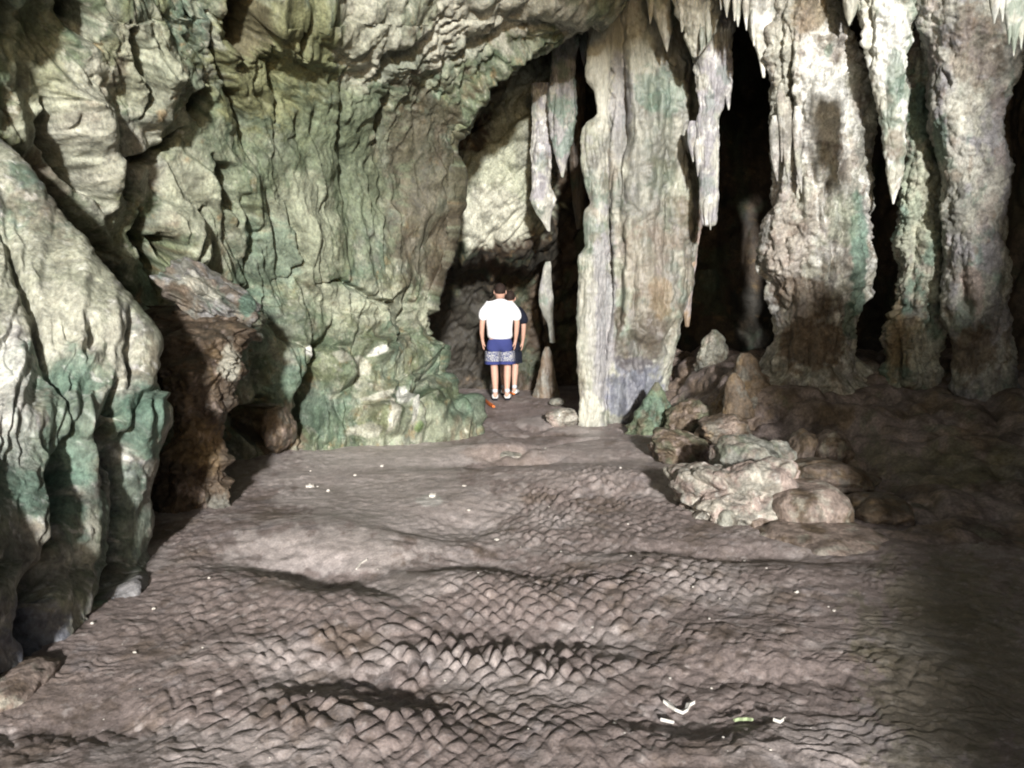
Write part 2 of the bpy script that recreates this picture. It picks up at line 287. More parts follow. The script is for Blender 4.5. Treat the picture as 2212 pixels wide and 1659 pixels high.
rows = [row(-1700, [-900,-400,100,500,900,1300,1800,2300,2900], [5,5.5,6,6.5,7.5,8.5,10,11,12]),
        row(-500, [-700,-300,100,400,700,950,1350,1700,2300], [4.2,4.8,5.4,6.2,7.4,8.6,9.9,10.6,12]),
        wr(-60, [-520,-150,100,350,600,900], 1345, [3.9,4.6,5.3,6.1,6.9,7.8], 8.9),
        wr(40, [-520,-150,100,350,600,900], 1222, [3.9,4.7,5.4,6.2,7.0,7.9], 9.0),
        wr(120, [-500,-150,100,350,600,850], 1112, [4,4.7,5.5,6.3,7.2,8.1], 9.0),
        wr(200, [-500,-150,100,350,600,810], 1018, [4,4.8,5.6,6.4,7.3,8.2], 9.1),
        wr(290, X0, 950, [4,4.8,5.6,6.5,7.5,8.3], 9.15), wr(420, X0, 938, [4,4.8,5.6,6.6,7.6,8.5], 9.25),
        wr(540, X0, 938, [4,4.9,5.7,6.7,7.7,8.6], 9.3), wr(640, X0, 905, [4,4.9,5.8,6.9,7.9,8.7], 9.3),
        wr(720, X0, 905, [4,4.9,5.8,6.9,7.9,8.65], 9.25), wr(800, X0, 928, [4,4.9,5.8,7.0,7.9,8.5], 9.1),
        wr(870, X0, 968, [4,4.8,5.8,7.0,7.9,8.4], 8.95), wr(945, X0, 1012, [4,4.8,5.8,7.0,7.9,8.3], 8.8),
        wr(1050, X0, 1005, [4,4.8,5.8,7.0,7.9,8.3], 8.9), wr(1250, X0, 1010, [4,4.8,5.8,7.0,7.9,8.3], 8.9)]
o = surface('cave_wall', rows, [40,70,110,110,90,90,16,30], [30,60,50,42,42,42,60,60,52,44,44,36,36,50,30], wall_disp, wall_col, M_ROCK)
tag(o, kind='structure')

# ------------------------------------------------------------------ pale green outcrop in the left foreground
OUT_S = [([(0,500),(60,640),(100,780),(150,900)], 11, -.14), ([(155,910),(130,1020),(105,1130),(75,1230)], 17, -.22), ([(80,1200),(75,1330),(60,1440)], 26, -.26), ([(190,700),(185,790)], 13, -.13), ([(248,820),(230,930),(205,1060)], 17, -.25),
 ([(300,860),(250,1000),(245,1120),(215,1260)], 9, -.16), ([(245,1100),(240,1190),(215,1290),(180,1330)], 14, -.2), ([(275,680),(280,760),(270,850)], 8, -.14), ([(30,700),(40,900),(50,1150)], 30, .04), ([(190,860),(175,1000),(170,1150),(180,1270)], 20, .07),
 ([(310,880),(290,980),(275,1120)], 18, .07), ([(240,1270),(290,1300)], 34, .12), ([(120,600),(220,680),(260,740)], 45, .08), ([(150,720),(210,800)], 22, .08)]
def out_disp(B, px, py):
    wob = 20*fbm(px/100, py/100, 1.1, 3)
    s = px+.12*(py-900)+wob; t = py
    up = ss(760, 620, py)
    h = (.07*bil(s/130, t/330, 3.5, .9)+.055*plates(s, t, 60, 4.4, .2)+.02*plates(s, t, 24, 5.4, .2))*(1-.65*up)+.012*bil(s/26, t/60, 8.5, .8)+.008*bil(px/90, (py+wob)/14, 5.5)*up
    h = h+.8*strokes(px, py, OUT_S, 8)+.007*fbm(B[...,0]/.06, B[...,1]/.06, B[...,2]/.08, 4, .6)+.05*fbm(px/180, py/220, 6, 2)
    return h
def out_col(B, px, py):
    c = spot_cols(B, 'grey', [('pale', .0, .5, .6), ('teal', .06, .5, .75), ('green', .15, .22, .5), ('cream', .2, .15, .6), ('brown', .28, .2, .5), ('white', .3, .05, .6), ('lilac', .3, .1, .5)], seed=6.)
    c = patches(c, px, py, [(90, 600, 190, 120, 30, 'pale', .6), (20, 860, 50, 150, 0, 'white', .6), (120, 700, 110, 80, 40, 'cream', .45), (60,1020,80,120,0,'teal',.4), (140, 930, 60, 170, 8, 'teal', .6), (300, 900, 40, 80, 0, 'teal', .8), (275, 1130, 30, 130, 0, 'teal', .5),
        (40, 1220, 60, 90, 0, 'grey', .6), (60, 1360, 70, 90, 0, 'blue', .7), (20, 1420, 60, 60, 0, 'blue', .6), (270, 1300, 50, 45, 0, 'lilac', .8), (260, 760, 40, 70, 0, 'cream', .7), (200,1170,25,120,0,'teal',.6), (80,450,80,50,40,'brown',.4)])
    return c
sil = [(200,-120,1.32),(300,-20,1.28),(380,60,1.22),(440,108,1.19),(510,155,1.15),(580,205,1.10),(640,250,1.07),(700,300,1.04),(750,313,1.03),(800,303,1.02),(850,318,1.01),(900,343,.98),(950,325,1.0),(1000,303,1.01),(1060,292,1.01),(1120,298,1.0),(1180,282,1.0),(1230,292,.99),(1290,322,.945),(1330,325,.94),(1450,330,.93),(1650,340,.93)]
rows = []
for v, xs_, k in sil:
    xx = [-800, -350, -120, 10, 110, 210]; f0 = (xs_+800)/1100.
    xx = [-800+(x+800)*f0*.96 for x in xx]+[xs_]
    mm = .6*float(ss(1200, 720, v)); dd = [(3715/(1106-x)*(1-mm)+mm*4.45)*k for x in xx]
    r = row(v, xx, dd)+[P(xs_+6, v, dd[-1]+.25), P(xs_-20, v, dd[-1]+.8), P(xs_-150, v, dd[-1]+1.3)]
    rows.append(r)
o = surface('rock_outcrop', rows, [20,40,50,44,44,40,14,20,12], [18,22,22,24,24,22,22,20,20,20,20,20,20,22,22,22,20,22,20,30,20], out_disp, out_col, M_ROCK)
tag(o, 'large pale and teal green limestone outcrop with vertical grooves filling the left foreground', 'rock')

# ------------------------------------------------------------------ lofted columns and stalactites
def loft(rows, depth, ratio=.75, lean=0., fl=(.05,.14), knob=.02, nth=220, step=2.5, seed=0., close=True, cut=None, fine=.008, strk=None):
    """rows: (y, xl, xr[, depth]) outline; ribs run down the shaft. Returns verts, faces, px, py of the plain shape"""
    rows = sorted(rows); ys = np.array([r[0] for r in rows], float)
    xl = np.array([r[1] for r in rows], float); xr = np.array([r[2] for r in rows], float)
    dp = np.array([r[3] if len(r) > 3 else depth for r in rows], float)
    n = max(12, int((ys[-1]-ys[0])/step)); y = np.linspace(ys[0], ys[-1], n)
    i = lambda a: np.interp(y, ys, a)
    sm = lambda a: np.convolve(np.pad(a, 3, mode='edge'), np.ones(7)/7, 'valid')
    L, R, D = sm(i(xl)), sm(i(xr)), i(dp); L[-1] = i(xl)[-1]; R[-1] = i(xr)[-1]
    cpt = P((L+R)/2, y, D); rad = (R-L)/2/F*D
    th = np.linspace(0, 2*math.pi, nth, endpoint=False)
    X = cpt[:, None, 0]+rad[:, None]*np.cos(th); Y = cpt[:, None, 1]-rad[:, None]*ratio*np.sin(th); Z = np.broadcast_to(cpt[:, None, 2], X.shape)
    B = np.stack([X, Y, Z], -1); nr = np.stack([np.cos(th)*ratio, -np.sin(th)], -1); nr /= np.linalg.norm(nr, axis=1)[:, None]
    px, py = proj(B)
    a, wl = fl; wb = .3*wl*fbm(B[...,0]/.5+seed, B[...,1]/.5, B[...,2]/.35, 3)
    s = np.minimum(1, rad/.25)[:, None]
    h = a*bil((B[...,0]+wb)/wl+seed, (B[...,1]+wb)/wl, B[...,2]/(wl*7)+seed, .85)+a*.5*bil((B[...,0]+wb)/(wl*.45), (B[...,1]+wb)/(wl*.45)+seed, B[...,2]/(wl*2.6), .85)
    h = h-a*.45+knob*2*fbm(B[...,0]/.22+seed, B[...,1]/.22, B[...,2]/.2, 4, .6)+a*.9*pn(B[...,0]/.4+seed, B[...,1]/.4, B[...,2]/.9)
    h = h+fine*bil(B[...,0]/.045, B[...,1]/.045, B[...,2]/.09)+knob*.8*bil(B[...,0]/.1+seed, B[...,1]/.1, B[...,2]/.07)
    h = h*s
    if strk: h = h+strokes(px, py, strk, 6)
    B = B.copy(); B[..., 0] += nr[:, 0]*h; B[..., 1] += nr[:, 1]*h
    nvv = B.shape[0]; V = B.reshape(-1, 3); f = gridf(nvv, nth, True)
    ti = len(V); V = np.vstack([V, cpt[-1]-np.array([0,0,rad[-1]*.3]), cpt[0]])
    k = np.arange(nth); k2 = (k+1) % nth; b0 = (nvv-1)*nth
    cap = np.stack([b0+k, b0+k2, np.full(nth, ti), np.full(nth, ti)], -1); cap0 = np.stack([k2, k, np.full(nth, ti+1), np.full(nth, ti+1)], -1)
    return V, f, (cap[:, :3], cap0[:, :3])
def loft_obj(name, parts, color, mat, label, cat, group=None, parent=None):
    V = []; Q = []; T = []; off = 0
    for v, f, caps in parts:
        V.append(v); Q.append(f+off)
        for c_ in caps: T.append(c_+off)
        off += len(v)
    V = np.vstack(V); Q = np.vstack(Q); T = np.vstack(T)
    me = bpy.data.meshes.new(name); me.vertices.add(len(V)); me.vertices.foreach_set('co', V.astype(np.float32).ravel())
    li = np.concatenate([Q.ravel(), T.ravel()]).astype(np.int32); me.loops.add(len(li)); me.loops.foreach_set('vertex_index', li)
    st = np.concatenate([np.arange(len(Q))*4, len(Q)*4+np.arange(len(T))*3]).astype(np.int32)
    me.polygons.add(len(st)); me.polygons.foreach_set('loop_start', st); me.update(calc_edges=True); me.validate()
    me.polygons.foreach_set('use_smooth', np.ones(len(st), bool))
    px, py = proj(V); c = color(V, px, py)
    a = me.attributes.new('Col', 'FLOAT_COLOR', 'POINT'); cc = np.ones((len(V), 4), np.float32); cc[:, :3] = np.clip(c, 0, .85); a.data.foreach_set('color', cc.ravel())
    o = link(name, me, mat, parent)
    if label: tag(o, label, cat, group)
    return o
def streaky(base, spots, seed=0., pt=(), st=.07):
    def f(p, px, py):
        c = spot_cols(p, base, spots, seed=seed)
        q = pn(p[...,0]/st+seed, p[...,1]/st, p[...,2]/.8)
        c = c*(1+.28*np.clip(q, -1, 1))[..., None]
        return patches(c, px, py, pt) if len(pt) else c
    return f
def spike(x, y0, y1, w, d, seed=0., bend=0., fl=(.03,.06), ratio=.8, blunt=.38, nth=90, knob=.022):
    n = 7; r = []
    for i in range(n):
        t = i/(n-1); ww = w*((1-t)**.75*(1-blunt)+blunt*(1-t**3))+1.5; xx = x+bend*t*t+.06*w*math.sin(5*t+seed)
        ww *= min(1, (t+.03)/.16)**.5; r.append((y0+(y1-y0)*t, xx-ww/2*(1+.12*math.sin(7*t+seed*3)), xx+ww/2*(1+.12*math.sin(9*t+seed*2))))
    return loft(r, d, ratio, fl=fl, knob=knob, nth=nth, step=2.5, seed=seed, fine=.004)

# central column
cc_rows = [(-700,1200,1700,9.6),(-300,1262,1560),(0,1286,1480),(120,1288,1490),(220,1296,1508),(330,1298,1512),(450,1292,1508),(540,1290,1505),(620,1280,1490),(700,1270,1458),(800,1258,1442),(870,1262,1428),(915,1262,1392),(960,1240,1420),(1050,1230,1430)]
cs = [([(1340,-50),(1343,180),(1345,420)], 7, -.10), ([(1300,200),(1312,420),(1310,900)], 7, -.09), ([(1322,-40),(1320,150)], 12, .06), ([(1360,60),(1375,260),(1365,420),(1350,600)], 13, .08), ([(1410,120),(1412,330)], 9, -.07),
      ([(1290,600),(1292,900)], 16, .09), ([(1385,430),(1400,700),(1400,880)], 40, .05), ([(1470,140),(1480,330),(1490,520)], 14, .08), ([(1445,180),(1450,420),(1440,640)], 10, -.08), ([(1335,560),(1337,700)],10,-.08), ([(1345,700),(1400,760),(1420,900)],12,-.07)]
colc = streaky('grey', [('pale', .1, .6, .55), ('teal', .15, .4, .45), ('cream', .15, .25, .6), ('brown', .22, .3, .45), ('moss', .35, .2, .5), ('lilac', .3, .15, .4)], 1.5,
   [(1300,150,40,150,0,'cream',.8), (1380,80,60,90,0,'cream',.6), (1340,230,25,120,0,'lilac',.6), (1430,200,50,60,0,'teal',.5), (1300,700,28,220,0,'lilac',.75), (1385,400,50,90,0,'grey',.4), (1430,330,30,120,0,'moss',.45),
    (1400,700,60,70,0,'brown',.3), (1370,850,62,80,5,'blue',.75), (1270,700,20,160,0,'cream',.5), (1275,890,30,40,0,'cream',.9), (1400,560,60,80,0,'pink',.35), (1430,600,70,120,0,'brown',.22), (1380,740,50,60,20,'dbrown',.5), (1390,300,90,40,0,'grey',.5), (1440,480,60,60,0,'brown',.35), (1340,690,14,30,0,'dbrown',.8), (1430,640,30,40,0,'ochre',.4)])
parts = [loft(cc_rows, 9.95, .75, fl=(.10,.26), knob=.014, nth=420, seed=3.1, strk=cs, fine=.002)]
rib = loft([(-300,1262,1330),(60,1284,1325),(90,1276,1322),(120,1268,1318),(170,1264,1316),(195,1284,1312),(250,1292,1310),(268,1264,1314),(300,1256,1316),(350,1257,1312),(420,1270,1316),(440,1276,1316),(455,1262,1316),(520,1264,1316),(538,1266,1316),(548,1248,1312),(600,1250,1310),(680,1247,1306),(760,1246,1306),(860,1250,1306),(905,1250,1312),(960,1244,1316)], 9.55, .5, fl=(.04,.12), knob=.016, nth=160, seed=8.1, fine=.002)
col0 = loft_obj('limestone_column', parts, colc, M_SMOOTH, 'tall grey fluted limestone column right of the walking people, reaching from floor to roof', 'cave column')

loft_obj('rib', [rib], colc, M_SMOOTH, None, None, parent=col0)
PALE = [('cream', -.05, .3, .7), ('grey', .1, .2, .5), ('teal', .25, .3, .4), ('brown', .35, .15, .4), ('white', .2, .1, .5)]
GREY = [('lilac', .0, .3, .5), ('teal', .2, .25, .5), ('cream', .2, .15, .5), ('dark', .35, .12, .4)]
DARKR = [('dark', -.1, .5, .8), ('dbrown', .05, .3, .7), ('moss', .25, .3, .6), ('brown', .3, .12, .6)]
def stal(parts, color, label, name='stalactite', cat='stalactite', group=None): return loft_obj(name, parts, color, M_SMOOTH, label, cat, group)
GS = 'stalactites hanging from the cave roof'
# behind the arch
stal([spike(1262,40,143,24,10.3,1), spike(1250,30,90,26,10.4,1.5)], streaky('grey',GREY,1.), 'short pointed grey green stalactite at the very peak of the arched opening', group=GS)
stal([spike(1226,60,172,32,10.2,2), spike(1238,80,178,18,10.3,2.5)], streaky('grey',GREY,2.), 'two tipped grey stalactite left of the one at the peak of the arched opening', group=GS)
stal([loft([(80,1196,1250),(140,1190,1240),(170,1186,1244),(230,1186,1246),(290,1190,1240),(315,1194,1232),(345,1202,1224),(383,1213,1217)], 10.0, .5, fl=(.05,.1), knob=.03, nth=160, seed=4.)], streaky('grey',[('lilac',-.1,.3,.6),('teal',.05,.2,.6),('cream',.3,.2,.5)],3.), 'longest grey green drapery stalactite inside the arched opening, ending in a sharp tip', group=GS)
stal([loft([(180,1150,1200),(290,1148,1196),(340,1148,1192),(400,1150,1186),(430,1146,1200),(460,1158,1192),(475,1168,1190),(500,1184,1189)], 10.2, .5, fl=(.05,.09), knob=.025, nth=150, seed=5.)], streaky('lilac',PALE,4.), 'pale grey ribbed stalactite hugging the slanting slab inside the arched opening', group=GS)
stal([loft([(100,1225,1270),(250,1228,1262),(350,1232,1262),(440,1238,1266),(495,1244,1256)], 11.0, .8, fl=(.05,.12), nth=120, seed=6.)], streaky('dbrown',DARKR,4.), 'dark thick stalactite hanging close behind the left edge of the fluted column', group=GS)
loft_obj('rock_flake', [loft([(556,1184,1186),(566,1178,1190),(620,1164,1192),(650,1164,1196),(680,1172,1194),(702,1184,1196),(740,1188,1200)], 11.9, .4, fl=(.03,.08), nth=110, seed=7.)], streaky('grey',GREY,5.), M_SMOOTH, 'pale grey flake of rock on the dark back wall right of the people', 'rock')
loft_obj('stalagmite', [loft([(749,1180,1184),(753,1174,1190),(780,1168,1194),(800,1164,1198),(825,1160,1204),(860,1150,1210)], 12.0, .6, fl=(.03,.1), nth=110, seed=8.)], streaky('brown',[('grey',0,.3,.7),('pink',.2,.2,.5)],5.), M_SMOOTH, 'narrow grey stalagmite standing at the back wall right of the people', 'stalagmite')
# fringe on the arch rim
fr = [spike(1232+i*9+3*math.sin(i*2.9), 0, y, 9+7*math.sin(i*1.7)**2, 9.2+.08*math.sin(i*5), i*1.3, nth=50) for i, y in enumerate((24, 38, 28, 46, 64, 36))]
stal(fr, streaky('cream',PALE,8.), 'yellowish fringe of tiny stalactites where the arch rim meets the fluted column', group=GS)
# in front of and beside the central column
stal([spike(1425,-160,112,66,9.2,3,12,(.05,.12)), spike(1404,-100,52,30,9.2,4.2)], streaky('cream',PALE,9.), 'broad cream stalactite lying over the top of the fluted column', group=GS)
stal([loft([(-200,1440,1580),(0,1466,1556),(40,1470,1548),(70,1480,1542),(95,1488,1530),(118,1494,1512),(124,1498,1506)], 8.9, .6, fl=(.07,.12), knob=.03, nth=170, seed=9.), spike(1530,20,92,18,8.8,5), spike(1474,10,70,18,8.85,6), spike(1516,60,112,12,8.75,6)], streaky('cream',PALE,10.), 'ragged cream drapery stalactite with split tip just right of the column top', group=GS)
stal([loft([(0,1500,1600),(80,1498,1584),(150,1500,1580),(190,1504,1578),(215,1510,1570),(235,1514,1564),(260,1506,1552),(330,1510,1554),(400,1514,1553),(440,1515,1551),(480,1517,1547),(487,1520,1544)], 9.15, .5, fl=(.05,.1), knob=.02, nth=180, seed=10.), spike(1535,440,497,10,9.1,1,nth=40), spike(1524,430,487,9,9.1,2,nth=40), spike(1573,170,238,16,9.1,3,nth=60), spike(1496,262,350,24,9.2,3), spike(1507,300,382,14,9.15,4), spike(1486,280,330,12,9.3,4)],
     streaky('lilac',PALE,11.), 'longest pale stalactite, a ribbed blade with a broken ragged tip, beside the fluted column', group=GS)
stal([loft([(430,1500,1524),(480,1492,1518),(530,1484,1508),(570,1486,1504),(600,1478,1498),(650,1472,1494),(680,1476,1492),(706,1480,1488)], 9.85, .8, fl=(.05,.05), nth=90, seed=11.)], streaky('pink',[('ochre',0,.2,.6),('lilac',.2,.2,.6)],12.), 'thin pinkish tan rib low on the right flank of the fluted column', 'rock_rib', 'cave formation')
pr = [spike(1558+i*9+4*math.sin(i*2.3), -60, y, 13+7*math.sin(i*1.9)**2, 8.5+.08*math.sin(i*4), i*1.7, nth=50) for i, y in enumerate((22, 38, 27, 46, 58, 34))]
stal([loft([(-260,1560,1720),(-60,1588,1690),(0,1602,1672),(60,1622,1664),(110,1634,1660),(140,1642,1656),(168,1647,1652)], 8.5, .6, fl=(.06,.1), nth=150, seed=12., knob=.03), spike(1612,-10,66,14,8.4,2,nth=50), spike(1628,20,100,14,8.4,3,nth=50)]+pr, streaky('white',PALE,13.), 'white toothed curtain of stalactites above the black gap between the two biggest columns', group=GS)

# right hand columns
A_rows = [(-600,1560,1900,8.2),(-200,1640,1840),(0,1664,1800),(84,1664,1835),(168,1668,1862),(269,1672,1866),(336,1666,1866),(437,1674,1874),(538,1670,1874),(575,1664,1870),(631,1666,1852),(687,1674,1846),(713,1678,1842),(758,1666,1840),(800,1646,1862),(880,1590,1920)]
As = [([(1708,60),(1710,200),(1712,350)], 6, -.12), ([(1790,380),(1782,480)], 7, -.12), ([(1770,90),(1765,250),(1775,400)], 30, .10), ([(1835,60),(1842,180),(1838,330)], 9, -.12), ([(1740,560),(1745,640)], 12, -.09), ([(1700,420),(1690,560),(1710,640)], 26, .08), ([(1850,500),(1845,600),(1830,700)], 14, .08), ([(1800,500),(1800,620)], 8, -.1), ([(1790,78),(1835,84)], 12, .07), ([(1795,96),(1785,140)],9,-.09)]
colA = streaky('grey', [('cream', -.2, .5, .7), ('lilac', .1, .3, .5), ('pink',.1,.3,.4), ('grey', .12, .2, .5), ('brown', .25, .15, .6), ('white', .2, .12, .5)], 3.5,
   [(1780,200,60,130,0,'white',.7), (1690,100,30,120,0,'cream',.5), (1790,110,14,22,0,'teal',.6), (1700,540,50,110,0,'pink',.45), (1855,560,22,140,0,'teal',.85), (1820,480,40,60,0,'green',.5), (1735,650,60,60,0,'brown',.7), (1745,740,80,60,0,'brown',.9), (1745,30,40,40,0,'ochre',.5), (1790,660,30,50,0,'dbrown',.5), (1835,690,14,40,0,'teal',.7)], .1)
parts = [loft(A_rows, 8.5, .8, fl=(.11,.22), knob=.035, nth=420, seed=13.3, strk=As)]
spikes = [spike(1672,250,392,26,8.15,1,8), spike(1698,210,405,24,8.1,2,6), spike(1722,230,418,22,8.1,3,8), spike(1688,180,350,18,8.1,4)]
col1 = loft_obj('limestone_column', parts, colA, M_ROCK, 'massive cream and pinkish column with grooves, second column from the people, footing on the brown mound', 'cave column')
for q in spikes: loft_obj('spike', [q], colA, M_ROCK, None, None, parent=col1)
stal([spike(1838,-120,56,62,7.9,6,0,(.06,.12),blunt=.6,knob=.03)], streaky('cream',[('brown',.1,.15,.7),('teal',.3,.2,.4)],14.), 'blunt cream knob of rock hanging in front of the top of the massive pinkish column', 'hanging_rock', 'cave formation')
stal([loft([(-300,1830,2030),(0,1866,1972),(84,1872,1962),(168,1886,1948),(230,1896,1952),(269,1904,1952),(336,1912,1954),(380,1918,1950),(403,1922,1944),(430,1926,1934),(441,1928,1931)], 7.9, .7, fl=(.08,.14), knob=.04, nth=220, seed=14., strk=[([(1880,0),(1882,150)],7,-.06)])],
     streaky('cream',[('teal',.05,.4,.6),('white',.05,.2,.7),('brown',.3,.12,.6)],15., [(1930,60,40,80,0,'white',.8),(1935,170,25,50,0,'teal',.6),(1935,320,20,40,0,'brown',.6)]), 'long tapering white and green stalactite over the black slit right of the massive pinkish column', group=GS)
colB = streaky('grey', [('pale', -.1, .3, .7), ('teal', .1, .25, .7), ('pink', .25, .15, .5), ('brown', .25, .12, .6)], 4.5, [(1985,250,30,70,0,'teal',.8), (1990,430,50,120,0,'pale',.6), (1960,740,40,60,0,'ochre',.5), (2000,780,40,60,0,'cream',.6), (1965,900,60,60,0,'brown',.9), (1930,700,20,120,0,'ochre',.5)], .09)
parts = [loft([(-200,1960,2060),(0,1966,2036),(100,1966,2030),(200,1948,2022),(269,1956,2012),(350,1962,2026),(403,1952,2036),(504,1946,2036),(590,1950,2038),(668,1940,2028),(700,1914,2027),(780,1920,2020),(830,1922,2018),(860,1928,2008),(885,1926,2004),(931,1922,1998),(1000,1890,2040)], 8.2, .8, fl=(.09,.18), knob=.05, nth=300, seed=15.5, strk=[([(1950,380),(1945,480)],6,-.06),([(1938,700),(1935,860)],7,-.1),([(1985,870),(1990,888)],14,-.1)])]
loft_obj('limestone_column', parts, colB, M_ROCK, 'slim knobbly green grey column between the black slit and the broad pale column at right', 'cave column')
colC = streaky('grey', [('lilac', -.1, .4, .7), ('cream', .0, .3, .6), ('pink', .25, .3, .4), ('teal', .25, .2, .5), ('brown', .3, .15, .6)], 5.5, [(2080,230,50,80,0,'cream',.5), (2030,300,16,60,0,'teal',.7), (2110,100,60,90,0,'brown',.6), (2100,620,30,60,0,'pink',.7), (2080,690,25,50,0,'teal',.5), (2100,760,60,60,0,'brown',.8)], .12)  # brown patch near the top is a soft shadow painted in
parts = [loft([(-500,1960,2330,7.2),(-100,1988,2220),(0,1986,2200),(60,1996,2190),(134,2020,2192),(200,2014,2172),(269,2012,2150),(336,2034,2165),(370,2040,2170),(403,2048,2165),(440,2042,2160),(480,2036,2160),(538,2040,2165),(600,2050,2178),(668,2052,2180),(740,2060,2185),(790,2058,2190),(900,2040,2200),(1000,2010,2220)], 7.8, .75, fl=(.07,.3), knob=.025, nth=340, seed=16.5, strk=[([(2040,150),(2050,190)],6,-.08),([(2075,600),(2095,680)],9,-.12),([(2100,380),(2060,470)],14,.06)])]
loft_obj('limestone_column', parts, colC, M_ROCK, 'broad lilac grey column with narrow waist, rightmost column, half in shadow', 'cave column')
tr = [spike(2150+i*14, -200, y, 44, 5.6, i*1.9, 0, (.06,.1), blunt=.5, knob=.04) for i, y in enumerate((52, 48, 96, 122, 108, 140))]
stal(tr, streaky('cream',[('teal',.0,.2,.6),('white',.1,.1,.6)],16.), 'knobbly cream and green hanging rock cluster in the top right corner', group=GS)

# ------------------------------------------------------------------ brown shaded pillar and ledge at left
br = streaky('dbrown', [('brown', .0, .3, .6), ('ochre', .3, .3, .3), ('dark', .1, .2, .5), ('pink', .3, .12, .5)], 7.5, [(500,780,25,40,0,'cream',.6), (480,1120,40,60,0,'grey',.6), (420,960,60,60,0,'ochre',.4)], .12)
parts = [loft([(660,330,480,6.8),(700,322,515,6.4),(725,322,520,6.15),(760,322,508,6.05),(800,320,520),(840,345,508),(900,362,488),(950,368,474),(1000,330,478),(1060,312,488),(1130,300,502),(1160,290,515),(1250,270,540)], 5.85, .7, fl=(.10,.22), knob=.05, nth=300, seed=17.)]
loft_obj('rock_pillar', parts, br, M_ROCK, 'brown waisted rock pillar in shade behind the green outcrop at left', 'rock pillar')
def blob(name, x, y, d, rx, ry, rd, color, label, cat, seed=0., rot=0., sub=6, amp=.12, knob=.05, flat=1., mat=None, group=None, cracks=.0, boxy=2.3):
    bm = bmesh.new(); bmesh.ops.create_icosphere(bm, subdivisions=sub, radius=1); V = np.array([v.co[:] for v in bm.verts]); Fc = np.array([[v.index for v in f.verts] for f in bm.faces]); bm.free()
    k = (np.abs(V)**boxy).sum(1)**(-1/boxy); U = V*k[:, None]
    s = d/F; R = np.array([rx*s, rd, ry*s]); r0 = R.min()
    q = V*np.array([1,1,1])
    n = 1+amp*2*fbm(q[:,0]*1.1+seed, q[:,1]*1.1, q[:,2]*1.1+seed, 3)-amp*1.1*bil(q[:,0]*1.6+seed, q[:,1]*1.6, q[:,2]*2+seed, .6)*0+cracks*(bil(q[:,0]*2+seed, q[:,1]*2, q[:,2]*2.6, .6)-.4)
    W = U*n[:, None]*R
    h = knob*r0*(fbm(W[:,0]/.12+seed, W[:,1]/.12, W[:,2]/.1, 5, .6)+.8*bil(W[:,0]/.09+seed, W[:,1]/.09, W[:,2]/.06))
    W = W+V*h[:, None]
    a = math.radians(rot); W = np.stack([W[:,0]*math.cos(a)+W[:,2]*math.sin(a), W[:,1], -W[:,0]*math.sin(a)+W[:,2]*math.cos(a)], -1)
    W = W+P(x, y, d)
    px, py = proj(W); c = color(W, px, py)
    o = mesh_from(name, W, Fc, c, mat or M_ROCK); tag(o, label, cat, group); return o
BR = streaky('brown', [('pink',0,.2,.5),('grey',.1,.15,.5),('ochre',.3,.1,.4),('dbrown',.25,.12,.5)], 9., (), .1)
blob('rock_ledge', 456, 648, 6.7, 100, 42, .42, streaky('grey', [('lilac',.0,.2,.5),('brown',.05,.2,.7),('teal',.3,.2,.5)], 9., [(535,655,22,24,0,'teal',.9),(440,620,50,20,35,'cream',.6),(370,640,50,30,20,'brown',.7)], .1), 'pinkish rock ledge jutting from the left wall above the brown pillar', 'rock ledge', seed=2., rot=33, amp=.34, knob=.10, cracks=.05, boxy=2.6, sub=7)
blob('rock_ledge', 505, 690, 6.7, 60, 28, .30, streaky('teal', [('brown',.0,.2,.6),('moss',.1,.2,.6)], 9.), 'dark green rock lump under the pinkish ledge', 'rock ledge', seed=5., rot=10, amp=.2, knob=.12)
blob('boulder', 600, 925, 7.7, 32, 48, .25, BR, 'brown boulder in the dark hollow at the foot of the left wall', 'boulder', seed=8., amp=.15)
blob('boulder', 30, 1492, 3.1, 70, 42, .22, streaky('pink', [('brown',.1,.2,.6),('cream',.2,.1,.5)], 9.), 'pinkish boulder in the bottom left corner below the green outcrop', 'boulder', seed=9., amp=.12)

# ------------------------------------------------------------------ mound at right, boulders
def mound_disp(B, px, py):
    h = .17*bil(B[...,0]/.55, B[...,1]/.6, B[...,2]/.5, .8)+.08*bil(B[...,0]/.25+3, B[...,1]/.3, B[...,2]/.2, .8)+.10*fbm(B[...,0]/1., B[...,1]/1., 3., 3)+.015*fbm(B[...,0]/.08, B[...,1]/.08, B[...,2]/.08, 4)
    return h-.11
def mound_col(B, px, py):
    c = spot_cols(B, 'soil', [('brown', .1, .5, .5), ('ochre', .12, .4, .35), ('dbrown', .1, .3, .6), ('pink', .25, .2, .5), ('green', .3, .3, .4)], seed=9.)
    return patches(c, px, py, [(1620,850,60,60,0,'ochre',.3), (1420,950,60,50,0,'green',.6), (1500,930,60,40,0,'brown',.4), (2050,1000,200,50,0,'olive',.4)])
XM = [1330,1440,1600,1750,1900,2050,2250,2600,3200]
md = {1330:[4.3,4.3,4.3,4.3,4.25,4.15,4.0,3.8,3.4],1230:[5.0,5.0,5.0,4.95,4.75,4.5,4.45,4.2,3.8],1150:[6.1,6.1,6.0,5.8,5.4,5.05,5.0,4.8,4.2],1060:[7.4,7.2,7.0,6.7,6.2,5.8,5.7,5.4,4.8],
      990:[8.8,8.3,7.6,7.2,6.8,6.4,6.2,5.8,5.2],920:[10,9.0,7.9,7.6,7.3,7.0,6.8,6.2,5.5],860:[11,9.6,8.2,7.8,7.8,7.6,7.2,6.6,5.8],800:[12,10.4,8.5,8.4,8.5,8.3,7.9,7.1,6.1],750:[12.5,11,10,9.6,9.6,9.3,8.8,7.8,6.4]}
